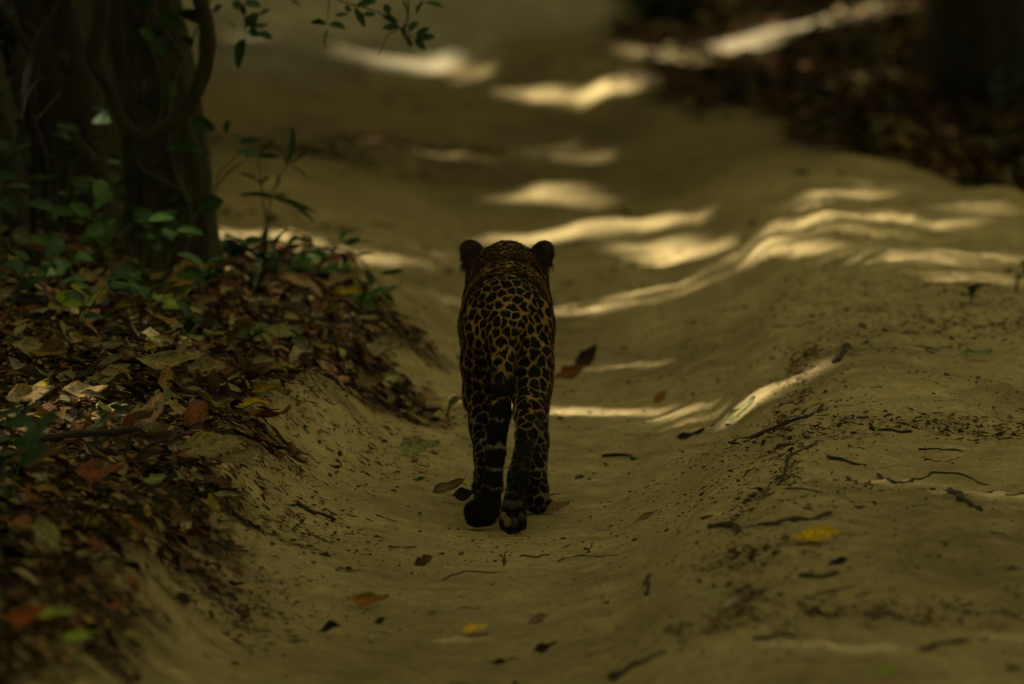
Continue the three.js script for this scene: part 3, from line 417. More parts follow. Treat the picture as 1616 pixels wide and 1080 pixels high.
{
  const r = rng(4242), give = (x, y, z, s) => { let b = null, bd = 1e9; for (const t of trees) { const q = (t.x - x) ** 2 + (t.z - z) ** 2; if (q < bd) { bd = q; b = t; } } b.leaves.push([x, y, z, s]); };
  // left crowns: their leaves shade the track, with openings where the photograph shows the light coming through
  for (let k = 0; k < 96000; k++) { const gx = mix(-4.4, 4.8, r()), gz = -mix(16, 82, r()), h = 4.2 + 4.2 * r(), s = 0.30 + 0.20 * r(), x = gx + SX * h, z = gz + SZ * h; if (!inGap(x, h + 0.1, z, s * 0.42)) give(x, h, z, s); }
  for (let k = 0; k < 190000; k++) { const gx = mix(-1.8, 2.8, r()), gz = -mix(25.5, 62, r()), h = 5.2 + 1.4 * r(), x = gx + SX * h, z = gz + SZ * h; if (inGap(x, h, z, 0.30) && !inGap(x, h + 0.1, z, 0.05)) give(x, h, z, 0.15); }
  for (let k = 0; k < 5200; k++) { const far = k < 4300, x = mix(-2.5, 2.8, r()), z = far ? -mix(42, 60, r()) : -mix(18, 26, r()), h = 3.0 + 1.5 * r(), s = 0.2 + 0.2 * r(); if (!inGap(x, h, z, s * 0.45)) give(x, h, z, s); }  // extra overhead leaves, added to dim the far track and the foreground
  for (let k = 0; k < 1500; k++) { const x = mix(0.9, 4.2, r()), z = -mix(20, 37, r()), h = 2.8 + 2 * r(), s = 0.2 + 0.2 * r(); if (!inGap(x, h, z, s * 0.45)) give(x, h, z, s); }  // extra overhead leaves, added to dim the right sand bank
  for (let k = 0; k < 7000; k++) { const x = mix(1.1, 5.2, r()), z = -mix(41.5, 68, r()), h = 2.4 + 2.2 * r(), s = 0.2 + 0.2 * r(); if (!inGap(x, h, z, s * 0.45)) give(x, h, z, s); }  // extra overhead leaves, added to darken the far right bank
  // unseen leaf roof added over the thicket and left bank to darken them
  for (let k = 0; k < 10000; k++) { const x = mix(-4.6, -1.1, r()), z = -mix(30.5, 47, r()), h = 2.0 + 2.2 * r(), s = 0.2 + 0.2 * r(); if (!inGap(x, h, z, s * 0.45)) give(x, h, z, s); }
  for (let k = 0; k < 15000; k++) { const x = mix(-4.5, 4, r()), z = -mix(12, 80, r()), h = mix(5.2, 8.5, r()), s = 0.18 + 0.2 * r(); if (fbm(x * 0.5, z * 0.4, 55) < 0.02) continue; if (!inGap(x, h, z, s * 0.45)) give(x, h, z, s); }
  for (let k = 0; k < 26000; k++) { const x = mix(3.2, 9, r()), z = -mix(8, 84, r()), h = 1.2 + 7 * r(), s = 0.2 + 0.22 * r(); if (x < 4.3 && h < 3 && z < -45) continue; give(x, h, z, s); }
  for (let k = 0; k < 13000; k++) { const x = mix(-9, 9, r()), z = mix(5, 14, r()), h = 0.6 + 7.6 * r(); give(x, h, z, 0.22 + 0.24 * r()); }  // leaf screen of the trees added behind the viewer
  for (let k = 0; k < 9000; k++) { const x = mix(-11, 9, r()), z = -mix(84, 95, r()), h = 0.6 + 7.6 * r(); give(x, h, z, 0.22 + 0.24 * r()); }  // leaf screen of the trees added past the far end
  for (let k = 0; k < 9000; k++) { const x = mix(-14, -9, r()), z = -mix(5, 84, r()), h = 0.6 + 6 * r(); if (!inGap(x, h, z, 0.15)) give(x, h, z, 0.24 + 0.24 * r()); }
  // each leaf is a small folded blade of two triangles
  const q = new THREE.Quaternion(), e = new THREE.Euler(), v = new THREE.Vector3(), blade = [[-0.5, 0, 0], [0, -0.06, 0.36], [0.5, 0.02, 0], [0, -0.06, -0.36]];
  for (const t of trees) {
    const P = new Float32Array(t.leaves.length * 12), I = new Uint32Array(t.leaves.length * 6); if (!t.leaves.length) continue;
    t.leaves.forEach(([x, y, z, s], i) => { e.set((r() - 0.5) * 2.2, r() * 6.3, (r() - 0.5) * 2.2); q.setFromEuler(e); blade.forEach((b, k) => { v.set(...b).multiplyScalar(s).applyQuaternion(q); P.set([v.x + x - t.g.position.x, v.y + y - t.g.position.y, v.z + z - t.g.position.z], i * 12 + k * 3); }); I.set([i * 4, i * 4 + 1, i * 4 + 2, i * 4, i * 4 + 2, i * 4 + 3], i * 6); });
    const g = new THREE.BufferGeometry(); g.setAttribute('position', new THREE.BufferAttribute(P, 3)); g.setIndex(new THREE.BufferAttribute(I, 1)); g.computeVertexNormals(); part('crown', g, M.crown, t.g).userData.kind = 'stuff';
  }
  console.log('crown leaves', trees.reduce((a, t) => a + t.leaves.length, 0));
}
// the low branch of the vine tree that droops into view, with its leaves
{
  const r = rng(31), hang = (pts, r0, r1, leaves, color) => { const b = part('branch', stem(pts.map((p) => V(p).sub(vineTree.position).toArray()), r0, r1, { sides: 6 }), M.twig, vineTree); for (const [a, t, w] of leaves) { const m = part('leaf', liveLeaf[Math.floor(r() * 4)], leafMat[color(r)], b); const B = V(a).sub(vineTree.position), T = V(t).sub(vineTree.position); B.z += (r() - 0.5) * 0.02; T.z += (r() - 0.5) * 0.05; placeLeaf(m, B, T, w, (r() - 0.5) * 1.1 + 0.75); } return b; };
  const c = (q) => q() < 0.15 ? 'green' : 'deep';
  hang([[-0.95, 1.55, -33.4], [-0.86, 1.3, -33.1], ...[[-0.818,1.182,-33],[-0.796,1.139,-33],[-0.779,1.113,-33],[-0.775,1.056,-33],[-0.773,1.026,-33]]], 0.006, 0.002, [
    [[-0.779,1.13,-33],[-0.727,1.121,-33],0.032],
    [[-0.814,1.134,-33],[-0.784,1.113,-33],0.026],
    [[-0.781,1.126,-33],[-0.779,1.093,-33],0.026],
    [[-0.736,1.093,-33],[-0.7,1.112,-33],0.019],
    [[-0.775,1.063,-33],[-0.738,1.102,-33],0.037],
    [[-0.762,1.056,-33],[-0.708,1.067,-33],0.022],
    [[-0.768,1.05,-33],[-0.732,1.035,-33],0.024],
    [[-0.736,1.046,-33],[-0.696,1.027,-33],0.026],
    [[-0.779,1.028,-33],[-0.797,0.937,-33],0.035],
    [[-0.775,1.024,-33],[-0.81,0.996,-33],0.026],
    [[-0.805,1.056,-33],[-0.835,1.082,-33],0.026],
    [[-0.836,0.966,-33],[-0.857,1.009,-33],0.026],
    [[-0.844,1.126,-33],[-0.87,1.1,-33],0.03],
  ], c);
  hang([[-0.95, 1.75, -33.4], [-0.7, 1.5, -32.3], ...[[-0.541,1.234,-32],[-0.512,1.162,-32],[-0.518,1.133,-32],[-0.521,1.104,-32]]], 0.006, 0.0016, [
    [[-0.521,1.105,-32],[-0.568,1.108,-32],0.026],
    [[-0.518,1.104,-32],[-0.469,1.092,-32],0.026],
    [[-0.521,1.091,-32],[-0.528,1.032,-32],0.022],
    [[-0.5,1.126,-32],[-0.461,1.131,-32],0.013],
    [[-0.625,1.171,-32],[-0.595,1.153,-32],0.009],
  ], c);
  hang([[-0.95, 1.75, -33.4], [-0.7, 1.52, -32.4], ...[[-0.541,1.234,-32],[-0.474,1.162,-32],[-0.39,1.146,-32],[-0.332,1.104,-32],[-0.294,1.079,-32],[-0.273,1.062,-32]]], 0.006, 0.0016, [
    [[-0.47,1.156,-32],[-0.454,1.138,-32],0.017],
    [[-0.441,1.152,-32],[-0.38,1.168,-32],0.029],
    [[-0.445,1.15,-32],[-0.415,1.092,-32],0.023],
    [[-0.422,1.13,-32],[-0.383,1.129,-32],0.016],
    [[-0.359,1.16,-32],[-0.345,1.131,-32],0.025],
    [[-0.365,1.127,-32],[-0.321,1.106,-32],0.023],
    [[-0.365,1.093,-32],[-0.317,1.093,-32],0.025],
    [[-0.309,1.169,-32],[-0.29,1.11,-32],0.044],
    [[-0.303,1.108,-32],[-0.3,1.06,-32],0.025],
    [[-0.292,1.083,-32],[-0.264,1.11,-32],0.025],
    [[-0.273,1.068,-32],[-0.232,1.093,-32],0.025],
    [[-0.271,1.061,-32],[-0.215,1.067,-32],0.025],
    [[-0.275,1.06,-32],[-0.243,1.03,-32],0.023],
    [[-0.296,1.072,-32],[-0.281,1.037,-32],0.017],
    [[-0.271,1.129,-32],[-0.25,1.169,-32],0.025],
    [[-0.246,1.165,-32],[-0.192,1.149,-32],0.021],
    [[-0.319,1.1,-32],[-0.348,1.121,-32],0.021],
  ], c);
  hang([[-0.95, 1.85, -33.4], [-0.5, 1.6, -32.2], ...[[-0.332,1.255,-32],[-0.29,1.162,-32],[-0.294,1.121,-32],[-0.302,1.087,-32],[-0.353,1.072,-32],[-0.376,1.013,-32]]], 0.006, 0.0015, [], c);
}
// lianas
function liana(label, pts, r0, r1, o = {}) { const base = V(pts[pts.length - 1]), g = add(new THREE.Group(), 'liana'); g.position.copy(base); part('stem', stem(pts.map((p) => V(p).sub(base).toArray()), r0, r1, { sides: 12, seg: pts.length * 8, rough: 0.05, knob: 0.12, ...o }), M.liana, g); return tag(g, label, 'vine', 'vines hanging on the dark trunks'); }
liana('thick woody vine hanging in a deep loop in front of the fluted trunk', [[-1.25, 1.7, -33.2], ...[[-1.188,1.179,-32.9],[-1.195,1.068,-32.9],[-1.213,0.976,-32.9],[-1.164,0.884,-32.9],[-1.14,0.798,-32.9],[-1.079,0.746,-32.9],[-0.999,0.774,-32.9],[-0.931,0.847,-32.9],[-0.888,0.958,-32.9],[-0.885,1.068,-32.9],[-0.912,1.179,-32.9]], [-0.96, 1.7, -33.3]], 0.024, 0.024);
liana('thick vine slanting down across the left trunks', [[-1.2, 1.6, -33.2], ...[[-1.284,1.176,-33],[-1.321,1.102,-33],[-1.364,1.034,-33],[-1.395,0.936,-33],[-1.408,0.843,-33]], [-1.40, 0.6, -33.9], [-1.38, 0.3, -34.0]], 0.022, 0.018);
liana('thin pale vine arching out and dropping to the litter', [[-1.216,0.934,-32.8],[-1.277,0.913,-32.8],[-1.356,0.916,-32.8],[-1.399,0.87,-32.8],[-1.418,0.778,-32.8],[-1.443,0.68,-32.8],[-1.452,0.533,-32.8],[-1.443,0.411,-32.8]], 0.0045, 0.004, { sides: 7 });
liana('thin vine slanting down beside the arching vine', [[-1.216,0.922,-32.8],[-1.295,0.882,-32.8],[-1.369,0.803,-32.8],[-1.418,0.747,-32.8]], 0.003, 0.0025, { sides: 6 });
liana('thin upright vine above the knot of the loop', [[-1.18, 1.7, -32.9], ...[[-1.185,1.17,-32.8],[-1.194,1.072,-32.8],[-1.191,0.992,-32.8]]], 0.005, 0.004, { sides: 7 });
liana('thin vine hanging inside the loop', [[-1.13, 1.2, -32.9], ...[[-1.118,0.968,-32.8],[-1.087,0.888,-32.8],[-1.088,0.803,-32.8]]], 0.004, 0.003, { sides: 6 });
liana('vine crossing in front of the thicket edge', [[-1.62, 1.5, -33.3], ...[[-1.509,1.12,-33.2],[-1.459,1.058,-33.2],[-1.416,0.99,-33.2],[-1.404,0.928,-33.2]], [-1.42, 0.34, -33.6]], 0.014, 0.012);

// ---------------------------------------------------------------- plants whose leaves can be told apart
function plantAt(name, label, x, z, category = 'plant', group) { const g = add(new THREE.Group(), name); g.position.set(x, ground(x, z), z); return tag(g, label, category, group); }
const rel = (g, pts) => pts.map((p) => V(p).sub(g.position).toArray());
{
  const r = rng(8);
  const s = plantAt('sapling', 'young sapling with narrow whorled leaves standing against the sand', -0.735, -33.6, 'sapling');
  for (const p of [[[-0.725,0.437,-33.6],[-0.737,0.522,-33.6],[-0.743,0.577,-33.6],[-0.753,0.656,-33.6]], [[-0.725,0.437,-33.6],[-0.713,0.537,-33.6],[-0.695,0.583,-33.6],[-0.664,0.631,-33.6]]]) part('stem', stem(rel(s, [[-0.735, s.position.y - 0.02, -33.6], ...p]), 0.0045, 0.002, { sides: 6 }), M.stalk, s);
  for (const [a, b, w] of [
    [[-0.667,0.628,-33.6],[-0.649,0.747,-33.6],0.026],
    [[-0.664,0.631,-33.6],[-0.555,0.68,-33.6],0.022],
    [[-0.661,0.628,-33.6],[-0.605,0.595,-33.6],0.021],
    [[-0.667,0.628,-33.6],[-0.694,0.686,-33.6],0.013],
    [[-0.755,0.656,-33.6],[-0.822,0.671,-33.6],0.035],
    [[-0.752,0.656,-33.6],[-0.682,0.656,-33.6],0.016],
    [[-0.752,0.656,-33.6],[-0.701,0.707,-33.6],0.011],
    [[-0.743,0.577,-33.6],[-0.807,0.606,-33.6],0.016],
    [[-0.743,0.571,-33.6],[-0.719,0.598,-33.6],0.03],
    [[-0.74,0.564,-33.6],[-0.764,0.595,-33.6],0.03],
    [[-0.713,0.537,-33.6],[-0.81,0.541,-33.6],0.018],
    [[-0.71,0.54,-33.6],[-0.581,0.46,-33.6],0.021],
    [[-0.71,0.541,-33.6],[-0.577,0.488,-33.6],0.016],
    [[-0.71,0.54,-33.6],[-0.661,0.537,-33.6],0.024],
    [[-0.698,0.564,-33.6],[-0.695,0.607,-33.6],0.027],
    [[-0.743,0.546,-33.6],[-0.71,0.534,-33.6],0.018],
  ]) leafOn(s, a, b, w, 'deep', r);
  const sh = plantAt('climbing_shoot', 'leafy shoot climbing out from the side of the fluted trunk', -0.86, -33.25, 'vine');
  part('stem', stem(rel(sh, [[-0.86, sh.position.y - 0.02, -33.25], [-0.87, 0.5, -33.25], [-0.86, 0.62, -33.22], [-0.80, 0.68, -33.2]]), 0.004, 0.002, { sides: 6 }), M.stalk, sh);
  for (const [a, b, w] of [
    [[-0.791,0.692,-33.2],[-0.766,0.667,-33.2],0.033],
    [[-0.8,0.713,-33.2],[-0.732,0.723,-33.2],0.023],
    [[-0.818,0.731,-33.2],[-0.794,0.74,-33.2],0.024],
    [[-0.839,0.74,-33.2],[-0.827,0.782,-33.2],0.033],
    [[-0.851,0.734,-33.2],[-0.875,0.71,-33.2],0.03],
    [[-0.785,0.662,-33.2],[-0.87,0.581,-33.2],0.005],
    [[-0.869,0.752,-33.2],[-0.905,0.776,-33.2],0.036],
    [[-0.887,0.698,-33.2],[-0.911,0.656,-33.2],0.036],
  ]) leafOn(sh, a, b, w, 'deep', r);
  const lo = plantAt('low_shrub', 'low shrub with broad dark green leaves sprawling over the sunlit sand', -0.72, -33.4, 'shrub');
  part('stem', stem(rel(lo, [[-0.72, lo.position.y - 0.02, -33.4], ...[[-0.718,0.265,-33.4],[-0.664,0.399,-33.4],[-0.561,0.396,-33.4],[-0.464,0.378,-33.4],[-0.41,0.314,-33.4],[-0.367,0.253,-33.4]].slice(1)]), 0.004, 0.0015, { sides: 6 }), M.twig, lo);
  part('stem', stem(rel(lo, [[-0.72, lo.position.y - 0.02, -33.4], ...[[-0.718,0.265,-33.4],[-0.694,0.332,-33.4],[-0.585,0.387,-33.4],[-0.47,0.414,-33.4],[-0.404,0.413,-33.4]].slice(1)]), 0.003, 0.0015, { sides: 6 }), M.twig, lo);
  for (const [a, b, w] of [
    [[-0.709,0.299,-33.4],[-0.706,0.429,-33.4],0.069],
    [[-0.5,0.408,-33.4],[-0.443,0.422,-33.4],0.021],
    [[-0.434,0.41,-33.4],[-0.401,0.414,-33.4],0.014],
    [[-0.47,0.365,-33.4],[-0.407,0.382,-33.4],0.027],
    [[-0.497,0.384,-33.4],[-0.494,0.344,-33.4],0.025],
    [[-0.531,0.381,-33.4],[-0.561,0.396,-33.4],0.021],
    [[-0.428,0.332,-33.4],[-0.413,0.281,-33.4],0.03],
    [[-0.395,0.281,-33.4],[-0.344,0.229,-33.4],0.024],
    [[-0.389,0.319,-33.4],[-0.316,0.331,-33.4],0.018],
    [[-0.585,0.381,-33.4],[-0.546,0.374,-33.4],0.018],
    [[-0.663,0.411,-33.4],[-0.624,0.426,-33.4],0.024],
    [[-0.694,0.272,-33.4],[-0.748,0.302,-33.4],0.036],
    [[-0.682,0.265,-33.4],[-0.609,0.278,-33.4],0.03],
    [[-0.646,0.284,-33.4],[-0.67,0.223,-33.4],0.036],
    [[-0.736,0.344,-33.4],[-0.772,0.387,-33.4],0.036],
    [[-0.766,0.253,-33.4],[-0.797,0.302,-33.4],0.03],
  ]) leafOn(lo, a, b, w, r() < 0.3 ? 'green' : 'deep', r);
  const sp = plantAt('green_sprig', 'fresh green sprig with red dead leaves beside the dark fallen branch', -1.08, -27.1, 'plant');
  part('stem', stem(rel(sp, [[-1.08,0.26,-27.1],[-1.012,0.301,-27.1],[-0.974,0.325,-27.1],[-0.951,0.341,-27.1]]), 0.004, 0.002, { sides: 6 }), M.dryTwig, sp);
  for (const [a, b, w] of [
    [[-1.01,0.338,-27.1],[-0.99,0.359,-27.1],0.014],
    [[-0.992,0.334,-27.1],[-0.965,0.345,-27.1],0.015],
    [[-0.947,0.33,-27.1],[-0.935,0.321,-27.1],0.015],
    [[-0.947,0.345,-27.1],[-0.911,0.359,-27.1],0.013],
    [[-0.939,0.349,-27.1],[-0.962,0.36,-27.1],0.019],
    [[-0.999,0.3,-27.1],[-0.958,0.334,-27.1],0.022],
    [[-0.984,0.3,-27.1],[-0.965,0.295,-27.1],0.015],
    [[-1.014,0.285,-27.1],[-0.992,0.308,-27.1],0.019],
  ]) leafOn(sp, a, b, w, 'green', r);
  for (const [a, b, w] of [
    [[-1.031,0.278,-27.15],[-1.01,0.333,-27.15],0.021],
    [[-1.001,0.282,-27.15],[-0.963,0.342,-27.15],0.019],
    [[-0.926,0.285,-27.15],[-0.907,0.338,-27.15],0.036],
    [[-0.986,0.278,-27.15],[-0.993,0.308,-27.15],0.015],
  ]) leafOn(sp, a, b, w, 'rust', r);
  // seedlings of the forest floor
  const floor = [[-1.146, -29.8, 0.20, 'deep'], [-0.853, -31.92, 0.16, 'green'], [-1.378, -32.99, 0.30, 'deep'], [-1.143, -32.6, 0.26, 'green'], [-1.363, -30.56, 0.24, 'deep'], [-0.747, -32.76, 0.16, 'deep'], [-0.86, -29.98, 0.10, 'deep'], [-1.23, -32.0, 0.28, 'green'], [-1.092, -33.0, 0.30, 'deep'], [-0.83, -33.6, 0.18, 'green'], [-0.606, -33.05, 0.10, 'green'], [-0.565, -34.4, 0.10, 'green'], [-0.96, -30.9, 0.18, 'green'], [-1.05, -31.5, 0.14, 'deep'], [-1.45, -32.2, 0.34, 'deep'], [-1.2, -33.6, 0.36, 'deep'], [-1.33, -33.4, 0.42, 'deep'], [-1.0, -32.7, 0.22, 'green'], [-1.28, -31.2, 0.20, 'green'], [-0.70, -30.4, 0.08, 'green'], [-1.18, -30.6, 0.16, 'lime'], [-0.93, -31.2, 0.15, 'lime'], [-1.42, -29.2, 0.26, 'deep'], [-1.1, -24.8, 0.22, 'deep'], [-1.14, -25.3, 0.2, 'deep'], [-0.5, -33.6, 0.09, 'green'], [-0.42, -32.6, 0.07, 'green'], [1.52, -34.2, 0.10, 'green'], [1.36, -33.6, 0.06, 'deep'], [-1.38, -34.2, 0.5, 'deep'], [-1.1, -34.3, 0.45, 'deep'], [-1.62, -33.2, 0.5, 'deep']];
  const seedWords = (c, h, z) => `${h > 0.3 ? 'tall' : h > 0.17 ? 'shin high' : 'low'} ${{ deep: 'dark green', green: 'fresh green', lime: 'bright lime' }[c]} seedling ${z > -27 ? 'on the bank below the dark fallen branch' : z > -31 ? 'in the litter beyond the dark fallen branch' : z > -32.9 ? 'in the litter short of the vine hung trunk' : 'among the feet of the vine hung trunks'}`;
  floor.forEach(([x, z, h, color], i) => {
    const right = x > 0, g = plantAt('seedling', right ? 'tiny green seedling on the open sand at the right' : seedWords(color, h, z), x, z, 'seedling', right ? 'seedlings on the right sand' : seedWords(color, h, z));
    const ns = h > 0.2 ? 3 : 2;
    for (let k = 0; k < ns; k++) {
      const a = r() * 6.3, sp = h * (0.25 + 0.35 * r()), tipP = [Math.cos(a) * sp, h * (0.75 + 0.3 * r()), Math.sin(a) * sp], midP = [tipP[0] * 0.3, tipP[1] * 0.55, tipP[2] * 0.3];
      const st = part('stem', stem([[0, -0.01, 0], midP, tipP], 0.0025, 0.0012, { sides: 5, seg: 5 }), M.stalk, g), nl = 3 + Math.floor(r() * 3);
      for (let q = 0; q < nl; q++) { const t = 0.45 + 0.55 * (q + 1) / nl, b = new THREE.Vector3(tipP[0] * t * t, tipP[1] * t, tipP[2] * t * t), l = (0.05 + 0.05 * r()) * (h < 0.12 ? 0.7 : 1), la = a + q * 2.4 + r(), T = b.clone().add(new THREE.Vector3(Math.cos(la) * l, l * (r() * 0.9 - 0.25), Math.sin(la) * l)); const m = part('leaf', liveLeaf[Math.floor(r() * 4)], leafMat[color], st); placeLeaf(m, b, T, l * (0.4 + 0.25 * r()), (r() - 0.5) * 1.2); }
    }
  });
  // creeper leaves all over the vine trunk
  const cr = plantAt('trunk_creeper', 'leafy creeper clinging to the front of the fluted trunk', -0.99, -33.3, 'vine');
  for (let s = 0; s < 3; s++) {
    const pts = []; for (let k = 0; k <= 8; k++) { const y = k * 0.16 * (0.8 + 0.2 * s); pts.push([mix(-0.1, 0.12, r()) + (s - 1) * 0.06, y, 0.03 + 0.03 * r()]); }
    const st = part('stem', stem(pts, 0.004, 0.002, { sides: 5 }), M.stalk, cr);
    for (let k = 0; k < 20; k++) { const p = pts[Math.floor(r() * 9)], b = new THREE.Vector3(p[0] + (r() - 0.5) * 0.06, p[1] + (r() - 0.5) * 0.12, p[2]), a = r() * 6.3, l = 0.045 + 0.05 * r(); const m = part('leaf', liveLeaf[Math.floor(r() * 4)], leafMat[r() < 0.1 ? 'green' : 'deep'], st); placeLeaf(m, b, b.clone().add(new THREE.Vector3(Math.cos(a) * l, Math.sin(a) * l * 0.7 - 0.01, 0.03 * r())), l * (0.45 + 0.25 * r()), 0.9 + (r() - 0.5) * 0.9); }
  }
  // the fallen branch
  const br = plantAt('fallen_branch', 'forked dark branch lying over the sunlit leaves', -1.0, -26.6, 'branch'), lift = (p) => rel(br, p).map(([x, y, z]) => [x, y + 0.018, z]);
  part('limb', stem(lift([[-1.232,0.254,-26.6],[-1.142,0.286,-26.6],[-1.083,0.299,-26.6],[-1.008,0.308,-26.6],[-0.934,0.312,-26.6],[-0.87,0.321,-26.6]]), 0.011, 0.008, { sides: 9, seg: 30, rough: 0.08, knob: 0.2 }), M.twig, br);
  for (const p of [[[-0.894,0.315,-26.6],[-0.9,0.281,-26.6],[-0.91,0.263,-26.6],[-0.885,0.236,-26.6],[-0.866,0.214,-26.6],[-0.86,0.192,-26.6]], [[-0.882,0.254,-26.5],[-0.849,0.288,-26.5],[-0.827,0.296,-26.5],[-0.8,0.302,-26.5]], [[-1.008,0.306,-26.6],[-1.041,0.266,-26.6],[-1.056,0.214,-26.6]]]) part('side_branch', stem(lift(p), 0.0055, 0.0028, { sides: 7, seg: 18, rough: 0.08, knob: 0.2 }), M.twig, br);
}
// dark shrubs that fill the thicket behind the trunks
{
  const r = rng(99), q = new THREE.Quaternion(), e = new THREE.Euler(), m = new THREE.Matrix4(), blade = leafShape({ wid: 0.5, curl: -0.3, fold: 0.2, seed: 61, n: 3 }); blade.deleteAttribute('color');
  for (const [x, d, rx, h, n, label, group] of [[-1.75, 36.2, 0.38, 1.25, 1500, 0], [-1.42, 36.8, 0.30, 1.0, 1300, 0], [-1.98, 38.2, 0.45, 1.4, 1700, 0], [-1.62, 39.5, 0.4, 1.2, 1500, 0], [-2.3, 41.5, 0.5, 1.5, 1700, 0], [-1.72, 35.0, 0.28, 1.1, 1000, 0], [-1.15, 36.4, 0.14, 0.62, 500, 0], [-2.2, 46, 0.5, 1.3, 1500, 0],
    [0.80, 60.6, 0.2, 0.22, 600, 1], [2.4, 46.2, 0.5, 0.45, 900, 2], [2.55, 52.5, 0.5, 0.6, 900, 2], [1.75, 64, 0.6, 0.6, 900, 2], [2.5, 60, 0.6, 0.7, 900, 2]]) {
    const g = plantAt('shrub', [`${h > 1.22 ? 'tall' : h > 1.05 ? 'middle sized' : 'low'} dark shrub in the thicket ${d < 36 ? 'between the trunk feet' : d < 37.5 ? 'just behind the slim trunk' : d < 40 ? 'deep behind the trunks' : 'farthest back behind the trunks'}`, 'low dark shrub at the right edge of the far track', 'dark shrub on the far right bank'][label], x, -d, 'shrub', ['shrubs in the left thicket', null, 'shrubs on the far right bank'][label]);
    for (let k = 0; k < 3; k++) part('stem', stem([[0, -0.02, 0], [(r() - 0.5) * rx, h * 0.5, (r() - 0.5) * rx], [(r() - 0.5) * 1.4 * rx, h * 0.9, (r() - 0.5) * rx]], 0.008, 0.003, { sides: 5, seg: 6 }), M.twig, g);
    const L = []; while (L.length < n && L.tries !== 1) { for (let k = 0; k < n * 1.5 && L.length < n; k++) { const a = r() * 6.3, v = Math.sqrt(r()), y = h * (0.08 + 0.92 * r()), w = rx * Math.sin(Math.PI * (0.12 + 0.8 * y / h)) * (0.75 + 0.35 * noise(x * 5 + Math.cos(a) * 2, y * 6, Math.sin(a) * 2)); const p = [Math.cos(a) * v * w, y, Math.sin(a) * v * w]; if (!inGap(x + p[0], g.position.y + y, -d + p[2], 0.03)) L.push(p); } L.tries = 1; }
    const im = new THREE.InstancedMesh(blade, M.shrubLeaf, L.length); im.name = 'foliage'; im.userData.kind = 'stuff'; im.castShadow = im.receiveShadow = true;
    L.forEach((p, i) => { const s = 0.05 + 0.06 * r(); e.set((r() - 0.5) * 1.8, r() * 6.3, (r() - 0.5) * 1.8); m.compose(V(p), q.setFromEuler(e), new THREE.Vector3(s, s, s)); im.setMatrixAt(i, m); }); g.add(im);
  }
}

